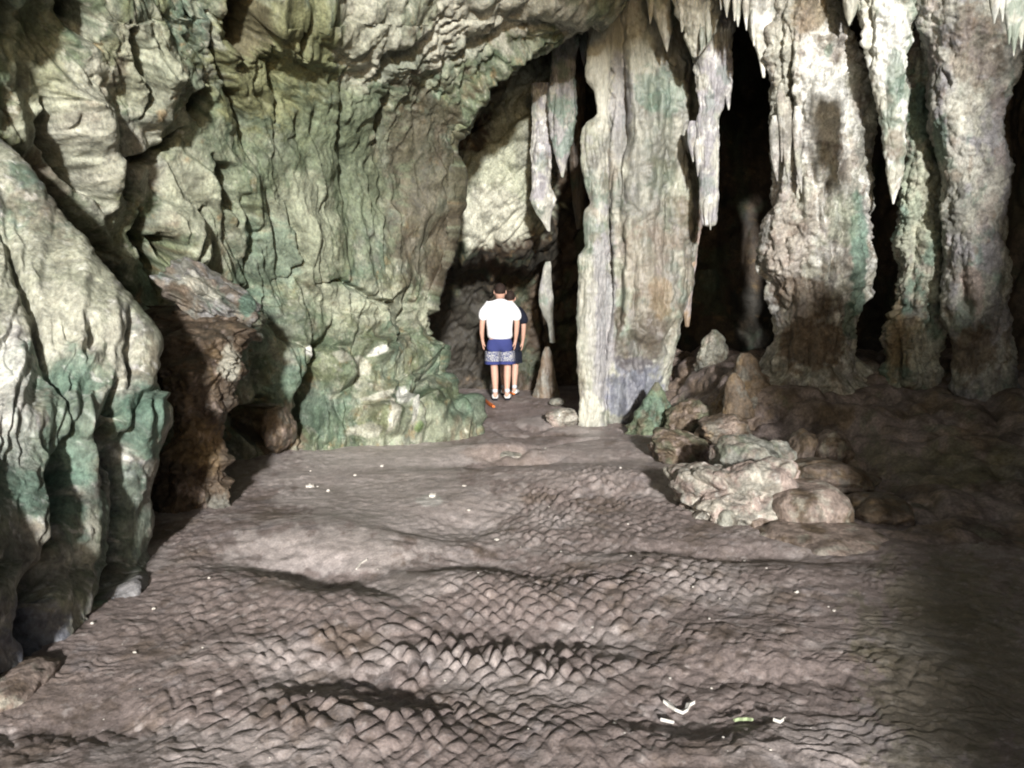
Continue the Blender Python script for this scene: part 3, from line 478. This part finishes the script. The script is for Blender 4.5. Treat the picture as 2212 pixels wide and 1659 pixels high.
rows = [[P(x, y, d) for x, d in zip(XM, md[y])] for y in sorted(md, reverse=True)]
o = surface('flowstone_mound', rows, [40,60,60,60,60,50,50,30], [40,40,44,40,40,36,36,30], mound_disp, mound_col, M_ROCK, ref=(1,3,6))
tag(o, 'broad brown mound of lumpy flowstone rising to the foot of the right hand columns', 'rock mound')
RW = streaky('pink', [('cream',-.05,.2,.6),('grey',.05,.12,.6),('white',.35,.06,.4),('brown',.3,.1,.6)], 10., (), .08)
RT = streaky('brown', [('pink',-.15,.2,.7),('cream',.2,.12,.4),('dbrown',.3,.1,.5)], 12., (), .08)
RG = streaky('grey', [('cream',0,.2,.5),('green',.2,.2,.5),('brown',.2,.1,.5),('pink',.2,.2,.5)], 11., (), .08)
GB = 'boulders at the edge of the mound'
def B_(x, y, d, rx, ry, rd, col, lab, **k): return blob('boulder', x, y, d, rx, ry, rd, col, lab, 'boulder', group=GB, **k)
B_(1590,1075,5.75,118,72,.36,RW,'rough cracked whitish boulder, the biggest and brightest at the edge of the mound',seed=3.,amp=.24,knob=.12,cracks=.16,boxy=3.,sub=7)
B_(1606,1000,6.3,66,56,.28,RG,'grey domed boulder on top behind the rough whitish one',seed=5.,amp=.14,knob=.07)
B_(1668,990,6.4,42,40,.2,RG,'small pinkish boulder right of the grey domed one',seed=15.,amp=.14,knob=.09)
B_(1552,985,6.4,18,22,.09,RW,'fist sized pale stone left of the grey domed boulder',seed=6.,amp=.12,sub=5)
B_(1742,1100,5.5,88,58,.30,RT,'smooth rounded tan boulder right of the rough whitish one',seed=7.,amp=.07,knob=.03,boxy=2.8)
B_(1790,1032,6.15,98,38,.26,BR,'long low brown boulder behind the smooth rounded tan one',seed=10.,rot=6,amp=.14,knob=.07)
B_(1794,975,6.6,38,44,.2,RT,'upright pale boulder leaning left, behind the long low brown one',seed=11.,rot=35,amp=.1)
B_(1732,975,6.7,34,46,.2,BR,'upright brown boulder left of the leaning pale one',seed=12.,rot=20,amp=.12)
B_(1775,1172,5.15,150,40,.40,RT,'low flat slab of pale rock sunk in the floor in front of the tan boulder',seed=13.,rot=2,amp=.10,knob=.05)
B_(1568,1122,5.45,26,26,.12,RG,'small grey stone at the foot of the rough whitish boulder',seed=14.,amp=.1,sub=5)
B_(1640,1140,5.4,40,28,.14,RT,'pinkish rounded stone between the rough boulder and the low slab',seed=24.,amp=.1,sub=5)
B_(1890,1110,5.7,70,44,.3,BR,'dim brown boulder at the far right end of the boulder heap',seed=25.,amp=.14)
loft_obj('boulder', [loft([(826,1416,1422),(850,1404,1432),(875,1390,1446),(905,1374,1458),(935,1358,1472),(955,1350,1476),(1010,1340,1490)], 9.0, .8, fl=(.08,.2), knob=.05, nth=150, seed=41.)], streaky('green',[('teal',.0,.3,.6),('brown',.1,.2,.6)],9.), M_ROCK, 'green stained wedge of rock at the right foot of the fluted column', 'boulder', GB)
B_(1500,905,8.7,58,38,.3,streaky('brown',[('green',.0,.3,.6),('pink',.2,.1,.5)],9.),'brown green rock right of the green stained wedge',seed=17.,amp=.2,knob=.1,cracks=.1,boxy=3.2,rot=-12)
B_(1465,968,7.6,56,34,.28,streaky('brown',[('green',.0,.3,.5),('pink',.1,.1,.6)],19.),'low reddish brown rock in front of the green stained wedge',seed=18.,amp=.2,knob=.1,cracks=.1,boxy=3.2,rot=8)
B_(1560,925,7.9,50,26,.26,BR,'flat brown rock between the small stalagmites and the boulder heap',seed=19.,amp=.2,knob=.1,cracks=.1,boxy=3.2,rot=-8)
B_(1215,902,9.7,36,20,.18,RW,'pinkish low rock against the left foot of the fluted column',seed=20.,amp=.12)
B_(1092,984,7.85,70,17,.24,RW,'thin pale rock shelf rising from the floor below the arched opening',seed=21.,rot=4,amp=.14,knob=.1)
B_(1205,868,11.0,18,8,.1,RG,'small flat grey stone on the passage floor',seed=22.,amp=.1,sub=5)
loft_obj('stalagmite', [loft([(712,1540,1544),(717,1533,1552),(722,1528,1556),(735,1522,1564),(770,1514,1570),(820,1506,1578),(880,1490,1590)], 9.6, .8, fl=(.06,.12), knob=.06, nth=160, seed=18.)], RG, M_ROCK, 'stubby grey stalagmite in the dark gap right of the fluted column', 'stalagmite')
loft_obj('stalagmite', [loft([(762,1604,1614),(764,1598,1622),(768,1593,1628),(778,1590,1634),(800,1588,1640),(825,1580,1662),(850,1560,1690),(900,1530,1740)], 8.35, .8, fl=(.04,.12), knob=.03, nth=160, seed=19.), loft([(805,1583,1586),(808,1578,1590),(816,1572,1602),(850,1568,1616),(900,1560,1630)], 8.0, .8, fl=(.03,.1), knob=.03, nth=100, seed=20.)], streaky('brown',[('ochre',.0,.3,.4),('grey',.1,.2,.6)],9.), M_ROCK, 'round headed tan stalagmite at the left end of the brown mound', 'stalagmite')

# ------------------------------------------------------------------ back wall, roof, sides and mouth
def back_disp(B, px, py):
    inner = ss(1330, 1260, px)
    s = px+12*fbm(px/60, py/60, 1.1, 2)
    q = (py+.85*px)                                    # slanting bedding of the slab
    h = (1-inner)*(.35*bil(B[...,0]/.9, B[...,1]/.9, B[...,2]/2.2, .8)+.15*bil(B[...,0]/.3, B[...,1]/.3, B[...,2]/.9))
    h = h+inner*(.12*bil((px-.5*py)/80, q/60, 4.1)+.06*bil(px/26, q/18, 2.2)+.15*fbm(px/90, py/90, 5, 3))
    h = h+.03*fbm(B[...,0]/.15, B[...,1]/.15, B[...,2]/.2, 4)
    h = h+strokes(px, py, [([(985,380),(1060,300),(1170,230)], 6, -.10), ([(1010,700),(1060,640),(1050,560)], 14, .12), ([(1170,560),(1180,760)], 9, -.15), ([(1090,250),(1000,330)], 12, .10)], 6)
    return h
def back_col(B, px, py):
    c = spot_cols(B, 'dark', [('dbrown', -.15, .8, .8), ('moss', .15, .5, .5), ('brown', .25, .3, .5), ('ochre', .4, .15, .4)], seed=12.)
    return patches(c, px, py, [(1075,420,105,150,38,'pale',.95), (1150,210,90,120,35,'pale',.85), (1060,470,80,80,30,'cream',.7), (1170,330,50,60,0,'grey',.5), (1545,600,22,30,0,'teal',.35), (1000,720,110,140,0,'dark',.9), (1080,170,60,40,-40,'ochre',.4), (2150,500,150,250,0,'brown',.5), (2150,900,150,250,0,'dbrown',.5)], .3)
XB = [860,960,1060,1150,1240,1400,1600,1850,2100,2300,2600,3100]
bd = {-1900:[11,11,11,11,11,11,10.5,10,9.4,8.4,7,5.5], -500:[12,12,12,12,12,12,11.5,11,10.2,9,7.2,5.5], -50:[12,12,12,12,12,12.2,12,11.2,10.2,8.8,7,5.2],120:[11.6,11.4,11.2,11,11.2,12.2,12,11.2,10.2,8.8,7,5.2],
      250:[11.2,11,10.9,10.8,11.2,12.2,12,11.2,10,8.7,6.9,5.2],400:[11,10.9,10.8,10.9,11.6,12.4,12,11.2,9.9,8.6,6.8,5.1],540:[11.2,11.1,11.1,11.4,12.3,12.6,12,11.2,9.8,8.5,6.8,5.1],600:[12.4,12.4,12.6,12.6,13,13,12,11.2,9.7,8.4,6.7,5.1],
      760:[13,13,13.2,13.2,13.6,13.4,12,11,9.4,8.2,6.6,5],880:[13,13,13,13,13.6,13.4,12,11,9.3,8.0,6.5,5],1200:[13,13,13,13,13.6,13.4,12,11,9.3,8.0,6.5,5]}
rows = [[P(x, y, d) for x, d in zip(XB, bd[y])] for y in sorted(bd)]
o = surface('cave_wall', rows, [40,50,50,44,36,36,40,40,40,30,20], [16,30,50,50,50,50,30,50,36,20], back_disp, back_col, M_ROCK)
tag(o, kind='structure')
def rough_sheet(name, pts, nu, nv, amp=.5, base='grey', ref=(0,0,3)):
    def d(B, px, py): return amp*bil(B[...,0]/1.5, B[...,1]/1.5, B[...,2]/2)+amp*.4*bil(B[...,0]/.5, B[...,1]/.5, B[...,2]/.8)
    def c(B, px, py): return spot_cols(B, base, [('brown',0,1.,.6),('green',.1,.6,.6),('pale',.2,.5,.5)], seed=15.)
    n = len(pts[0])-1; m = len(pts)-1
    o = surface(name, pts, [nu]*n, [nv]*m, d, c, M_ROCK, ref=ref); tag(o, kind='structure'); return o
Z8 = 7.6
rough_sheet('cave_ceiling', [[(x, y, Z8+.6*math.cos(x/6)+.15*y*0) for x in (-10,-6,-3,0,3,6,10,14)] for y in (-5,-3,0,3,6,9,12,16)], 18, 18, .4, ref=(0,3,-30))
rough_sheet('cave_wall', [[(-4.2-.35*max(0,z-3)*.4, y, z) for y in (4.4,3,1,-1,-3.4)] for z in (-.5,1.5,3,5,9)], 18, 18, .35, ref=(3,0,2))
rough_sheet('cave_wall', [[(7.2, y, z) for y in (-4,-1,2,5,8)] for z in (-.5,2,4,6,9)], 18, 18, .4, 'brown', ref=(0,0,2))
# unseen cave mouth: right rock jamb shaped to cast the shade, another on the left
def slab(name, outline, y0, y1, seed):
    n = 24; O = []
    outline = outline+[outline[0]]
    for (ax, az), (bx, bz) in zip(outline[:-1], outline[1:]):
        L = max(2, int(math.hypot(bx-ax, bz-az)/.12))
        for i in range(L): O.append((ax+(bx-ax)*i/L, az+(bz-az)*i/L))
    O = np.array(O); cen = O.mean(0); m = len(O)
    prof = [(0.0,0),(.5,0),(.9,.02),(1,.2),(1,.5),(1,.8),(.9,.98),(.5,1),(0.0,1)]
    V = []
    for s, t in prof:
        q = cen+(O-cen)*(.001+s); V.append(np.stack([q[:,0], np.full(m, y0+(y1-y0)*t), q[:,1]], -1))
    V = np.array(V); n_ = fbm(V[...,0]/.8+seed, V[...,1]/.8, V[...,2]/.8, 4)
    d = V-np.array([cen[0], (y0+y1)/2, cen[1]]); d /= np.linalg.norm(d, axis=-1)[..., None]+1e-6
    V = V+d*(.22*n_)[..., None]
    c = spot_cols(V, 'brown', [('grey',0,1.,.6),('green',.1,.6,.6)])
    o = mesh_from(name, V, gridf(V.shape[0], m, True), c, M_ROCK); tag(o, kind='structure')
slab('cave_wall', [(1.72,-.5),(1.75,.6),(1.85,1.5),(2.45,1.85),(3.0,1.95),(3.3,2.2),(3.3,2.9),(3.55,4.35),(4.3,4.8),(4.75,4.2),(4.95,3.35),(5.25,3.5),(5.35,4.6),(5.5,5.8),(5.4,6.7),(5.9,7.6),(5.9,9.2),(9.5,9.2),(9.5,-.5)], -3.9, -3.0, 1.)  # out of view; outline drawn to block sun from right floor and columns
slab('cave_wall', [(-9,-.5),(-3.6,-.5),(-3.8,1.5),(-4.3,4),(-4.6,6),(-4.2,9.2),(-9,9.2)], -4.1, -3.0, 4.)

# ------------------------------------------------------------------ people
M_SKIN = plain('skin', (.50,.30,.23), .55); M_SHIRT = plain('white_cotton', (.80,.81,.84), .9); M_NAVY = plain('navy_cloth', (.035,.045,.16), .9)
M_HAIR = plain('hair', (.022,.013,.010), .8); M_SHOE = plain('white_shoe', (.62,.62,.62), .6); M_DNAVY = plain('dark_cloth', (.006,.008,.018), .9)
M_SOCK = plain('grey_sock', (.5,.52,.56), .9)
m = bpy.data.materials.new('patterned_band'); m.use_nodes = True; n = m.node_tree; b = n.nodes['Principled BSDF']; vo = n.nodes.new('ShaderNodeTexVoronoi'); vo.inputs['Scale'].default_value = 120
tc = n.nodes.new('ShaderNodeTexCoord'); mp = n.nodes.new('ShaderNodeMapping'); mp.inputs['Scale'].default_value = (1.2,1.2,.3); n.links.new(tc.outputs['Object'], mp.inputs[0]); n.links.new(mp.outputs[0], vo.inputs['Vector'])
rp = n.nodes.new('ShaderNodeValToRGB'); rp.color_ramp.interpolation = 'CONSTANT'; rp.color_ramp.elements[0].color = (.55,.55,.5,1); rp.color_ramp.elements[1].color = (.05,.06,.15,1); rp.color_ramp.elements[1].position = .42
n.links.new(vo.outputs['Distance'], rp.inputs[0]); n.links.new(rp.outputs[0], b.inputs['Base Color']); b.inputs['Roughness'].default_value = .9; M_BAND = m
def skin(name, verts, edges, mat, parent, sub=2, root=0, post=None, rest=None):
    me = bpy.data.meshes.new(name); me.from_pydata([v[:3] for v in verts], edges, []); me.update()
    o = bpy.data.objects.new(name, me); C.objects.link(o)
    bm = bmesh.new(); bm.from_mesh(me); ly = bm.verts.layers.skin.verify(); bm.verts.ensure_lookup_table()
    for i, v in enumerate(bm.verts):
        r = verts[i][3]; v[ly].radius = r if isinstance(r, tuple) else (r, r); v[ly].use_root = (i == root)
    bm.to_mesh(me); bm.free()
    md = o.modifiers.new('s', 'SKIN'); md.use_smooth_shade = True; s = o.modifiers.new('u', 'SUBSURF'); s.levels = sub; s.render_levels = sub
    dg = bpy.context.evaluated_depsgraph_get(); ev = o.evaluated_get(dg); nm = bpy.data.meshes.new_from_object(ev)
    o.modifiers.clear(); bpy.data.objects.remove(o); bpy.data.meshes.remove(me)
    if post:
        for v in nm.vertices: v.co = post(v.co)
    for p in nm.polygons: p.use_smooth = True
    return link(name, nm, mat, parent)
def person(X, Y, label, shirt, shorts, band, dx=0, seed=0, headm=None, rz=0, arm=1.0):
    e = bpy.data.objects.new('person', None); C.objects.link(e); z0 = float(floor_z(X, Y))+.012
    e.location = (X, Y, z0); e.rotation_euler = (0,0,rz); tag(e, label, 'person')
    # seen from the back: x right, y away from the camera, z up. left foot behind (nearer), right stepping
    V = [(0,0,.92,.10),(0,.01,1.05,.09),(0,.03,1.22,.10),(0,.06,1.35,.09),(0,.10,1.42,.058),(0,.15,1.455,.056),(0,.20,1.49,.082),(0,.235,1.55,.086),(0,.25,1.61,.05),
         (-.09,0,.86,.09),(-.10,.01,.68,.075),(-.085,.0,.50,.056),(-.075,-.02,.36,.058),(-.065,-.05,.10,.036),(-.068,-.06,.045,.036),(-.085,.08,.035,.028),
         (.09,0,.86,.09),(.10,.03,.68,.075),(.11,.05,.50,.056),(.105,.02,.36,.058),(.10,-.03,.11,.036),(.10,-.04,.05,.036),(.115,.10,.035,.028),
         (-.17,.05,1.335,.06),(-.235,.04,1.24,.05),(-.255,.03,1.10,.042),(-.262,.06,.95,.036),(-.255,.085,.86,.024),(-.25,.095,.82,.028),
         (.17,.05,1.335,.06),(.235,.04,1.24,.05),(.245,.03,1.10,.042),(.235,.06,.95,.036),(.225,.085,.86,.024),(.22,.095,.82,.028)]
    E = [(0,1),(1,2),(2,3),(3,4),(4,5),(5,6),(6,7),(7,8),(0,9),(9,10),(10,11),(11,12),(12,13),(13,14),(14,15),(0,16),(16,17),(17,18),(18,19),(19,20),(20,21),(21,22),
         (3,23),(23,24),(24,25),(25,26),(26,27),(27,28),(3,29),(29,30),(30,31),(31,32),(32,33),(33,34)]
    for s, hi, hx in ((-1, 28, -.25), (1, 34, .22)):
        wz = .82; base = len(V)
        for k in range(4):                              # four fingers, unequal, gently curled
            fy = .070+.018*k; ln = (.070,.078,.074,.058)[k]
            i = len(V); V += [(hx, fy, wz-.035, .0095), (hx-s*.006, fy+.002, wz-.035-ln*.5, .0085), (hx-s*.022, fy+.004, wz-.035-ln, .007)]
            E += [(hi, i), (i, i+1), (i+1, i+2)]
        i = len(V); V += [(hx-s*.020, .065, wz-.02, .010), (hx-s*.036, .055, wz-.062, .008)]; E += [(hi, i), (i, i+1)]
    # nose and ears ride on the head
    skin('body', V, E, M_SKIN, e)
    # head details: skull cap of hair, ears, nose
    def ell(name, c, r, mat, par=e, cut=None):
        bm = bmesh.new(); bmesh.ops.create_uvsphere(bm, u_segments=32, v_segments=20, radius=1)
        for v in bm.verts:
            q = v.co.copy(); n_ = 1+.03*math.sin(9*q.x+seed)*math.sin(11*q.z); v.co = Vector((q.x*r[0]*n_+c[0], q.y*r[1]*n_+c[1], q.z*r[2]*n_+c[2]))
        if cut: bmesh.ops.delete(bm, geom=[v for v in bm.verts if cut(v.co)], context='VERTS')
        me = bpy.data.meshes.new(name); bm.to_mesh(me); bm.free()
        for p in me.polygons: p.use_smooth = True
        return link(name, me, mat, par)
    ell('hair', (0,.215,1.575), (.084,.108,.100), headm or M_HAIR, cut=lambda c: (c.y > .29 and c.z < 1.59) or c.z < 1.475)
    for s in (-1, 1): ell('ear', (s*.083,.235,1.54), (.012,.02,.032), M_SKIN)
    ell('nose', (0,.328,1.52), (.014,.022,.022), M_SKIN)
    for s in (-1, 1): ell('eye', (s*.032,.318,1.55), (.012,.008,.009), M_SHOE)
    ell('mouth', (0,.312,1.48), (.026,.008,.007), plain('lips', (.35,.14,.12)))
    # shirt
    SV = [(0,.0,.835,(.21,.15)),(0,.01,.98,(.20,.145)),(0,.02,1.15,(.215,.155)),(0,.04,1.29,(.225,.155)),(0,.06,1.385,(.17,.12)),(0,.095,1.43,(.085,.075)),
          (-.16,.05,1.345,.088),(-.235,.04,1.25,.082),(-.258,.035,1.12,.080),(.16,.05,1.345,.088),(.235,.04,1.25,.082),(.25,.035,1.12,.080)]
    fold = lambda c: Vector((c.x, c.y, c.z))+Vector((c.x*.5, c.y-.03, 0)).normalized()*(.010*math.sin(26*c.x+9*c.z+seed)*math.sin(10*c.z+4*c.x))
    skin('t_shirt', SV, [(0,1),(1,2),(2,3),(3,4),(4,5),(3,6),(6,7),(7,8),(3,9),(9,10),(10,11)], shirt, e, 3, 0, fold)
    HV = [(0,0,.93,(.165,.125)),(0,0,.85,(.17,.125)),(-.092,.005,.76,(.108,.112)),(-.10,.005,.66,(.108,.11)),(.092,.015,.76,(.108,.112)),(.105,.03,.66,(.108,.11))]
    skin('shorts', HV, [(0,1),(1,2),(2,3),(1,4),(4,5)], shorts, e, 3, 0, fold)
    for s, y in ((-1,.005),(1,.03)):
        def cuff(name, z0_, z1_, mt):
            bm = bmesh.new(); r0 = []
            for k, z in enumerate(np.linspace(z0_, z1_, 6)):
                r0.append([bm.verts.new((s*.102+(.112+.006*math.sin(5*a+seed)+.004*(.66-z)*10)*math.cos(a), y+(.116+.006*math.sin(4*a))*math.sin(a), z)) for a in np.linspace(0, 2*math.pi, 40, endpoint=False)])
            for A_, B2 in zip(r0[:-1], r0[1:]):
                for i in range(40): bm.faces.new((A_[i], A_[(i+1)%40], B2[(i+1)%40], B2[i]))
            me = bpy.data.meshes.new(name); bm.to_mesh(me); bm.free()
            for p in me.polygons: p.use_smooth = True
            link(name, me, mt, e)
        cuff('shorts_band', .70, .56, band); cuff('shorts_hem', .558, .515, shorts)
    for s, x, y in ((-1,-.07,-.02),(1,.105,.0)):
        sh = skin('shoe', [(x,y-.06,.055,(.054,.052)),(x,y+.0,.055,(.052,.05)),(x+s*.01,y+.08,.046,(.054,.040)),(x+s*.02,y+.17,.038,(.048,.030))], [(0,1),(1,2),(2,3)], M_SHOE, e)
        skin('sole', [(x,y-.075,.012,(.044,.014)),(x+s*.01,y+.08,.012,(.05,.014)),(x+s*.02,y+.19,.012,(.042,.012))], [(0,1),(1,2)], M_DNAVY, sh)
        skin('sock', [(x,y-.035,.09,.048),(x,y-.03,.18,.047)], [(0,1)], M_SOCK, e)
    return e
pY = FD(868); person((1080-CX)/F*pY, pY, 'person seen from behind in white T-shirt, navy shorts with patterned band, white sneakers', M_SHIRT, M_NAVY, M_BAND)
pY2 = pY+.75; person((1098-CX)/F*pY2, pY2, 'person in dark clothes almost hidden in front of the one in the white T-shirt', M_DNAVY, M_DNAVY, M_DNAVY, seed=2, rz=-.12).scale = (.95,.95,.95)

# ------------------------------------------------------------------ small things on the floor
M_OR = plain('orange_plastic', (.65,.16,.03), .5); M_PAPER = plain('white_paper', (.72,.70,.66), .7); M_GRN = plain('pale_green_wrapper', (.35,.42,.25), .6); M_PEB = plain('white_stone', (.6,.57,.52), .7)
def gz(x, y, lift=.0): d = FD(y); X = (x-CX)/F*d; return np.array([X, d, float(floor_base(np.array(X), np.array(d))+floor_ripple(np.array([X]), np.array([d]))[0])+lift])
def strip(name, pts, wd, mat, label, cat, thick=.008, lift=.015, group=None):
    bm = bmesh.new(); pr = None; Q = [gz(x, y, lift) for x, y in pts]
    for i, p in enumerate(Q):
        t = Q[min(i+1, len(Q)-1)]-Q[max(i-1, 0)]; t /= np.linalg.norm(t); s = np.array([-t[1], t[0], 0])*wd/2; s = s*(.7+.5*math.sin(3+i*1.7)**2); u = np.array([0,0,thick])
        r = [bm.verts.new(p+q) for q in (s, s*.9+u, -s*.9+u*1.6, -s)]
        if pr:
            for a in range(4): bm.faces.new((pr[a], pr[(a+1)%4], r[(a+1)%4], r[a]))
        else: bm.faces.new(r)
        pr = r
    bm.faces.new(pr[::-1]); me = bpy.data.meshes.new(name); bm.to_mesh(me); bm.free(); o = link(name, me, mat); tag(o, label, cat, group); return o
strip('orange_tape', [(1030,862),(1040,868),(1050,873),(1060,880),(1066,884)], .05, M_OR, 'orange strip of tape lying left of the nearer person, by the green wall foot', 'tape', thick=.02, lift=.02)
strip('orange_tape', [(1092,850),(1102,852),(1110,856)], .05, M_OR, 'orange strip of tape lying between the feet of the people', 'tape', thick=.02, lift=.02)
strip('paper_wrapper', [(1452,1520),(1466,1524),(1480,1534),(1494,1537),(1504,1532),(1508,1524),(1520,1519)], .018, M_PAPER, 'folded white paper wrapper in the hollow at lower right', 'litter', lift=.02)
strip('paper_wrapper', [(1446,1548),(1460,1550),(1476,1556)], .014, M_PAPER, 'short white paper scrap beside the folded wrapper', 'litter')
strip('plastic_scrap', [(1614,1556),(1624,1553),(1634,1558),(1644,1555),(1656,1562)], .014, M_GRN, 'crumpled pale green plastic scrap right of the folded white wrapper', 'litter')
strip('paper_wrapper', [(1705,1570),(1716,1574),(1724,1568)], .02, M_PAPER, 'small curled white scrap farthest right on the lit floor', 'litter')
strip('twig', [(758,1226),(768,1219),(782,1214)], .012, M_PEB, 'thin pale twig on the smooth pale swell of the floor at left', 'twig')
rnd = random.Random(3)
peb = [(1072,1163,9),(1745,1292,8),(1288,1348,6),(1465,1465,6),(930,1082,16),(660,1050,14),(1340,1562,7),(428,1268,6),(252,1412,8),(1010,1105,8),(1550,1350,5),(1560,1480,5),(1700,1630,6),(1345,1030,5),(700,1062,8),(1030,1250,5),(820,1008,8),(760,1030,6),(1180,975,5),(1590,1600,5),(160,1350,7),(300,1320,8),(1000,1060,7),(1830,1330,5)]
peb += [(rnd.uniform(150,1850), rnd.uniform(1000,1640), rnd.uniform(2.5,4.5)) for _ in range(34)]
for i, (x, y, r) in enumerate(peb):
    d = FD(y); p = gz(x, y); bm = bmesh.new(); bmesh.ops.create_icosphere(bm, subdivisions=2, radius=1); s = r/F*d*.55; rr = random.Random(i)
    sc = Vector((s*rr.uniform(.8,1.4), s*rr.uniform(.8,1.3), s*rr.uniform(.45,.8)))
    for v in bm.verts:
        q = v.co; k = 1+.22*math.sin(5*q.x+i)*math.cos(4*q.y+2*i)+.15*math.sin(7*q.z+i); v.co = Vector((q.x*k*sc.x, q.y*k*sc.y, q.z*k*sc.z))
    me = bpy.data.meshes.new('pebble'); bm.to_mesh(me); bm.free(); o = link('pebble', me, M_PEB); o.location = (p[0], p[1], p[2]+sc.z*.4); o.rotation_euler = (0,0,rr.uniform(0,6))
    big = {0:'small round white pebble alone in the middle of the floor', 1:'small white pebble on the lit floor at right, below the low slab', 4:'largest flat white pebble on the middle floor', 5:'pale stone chip on the floor in front of the dark hollow'}
    tag(o, big.get(i, 'tiny whitish stone chip scattered on the rippled brown floor'), 'pebble', 'white stone chips scattered on the floor')
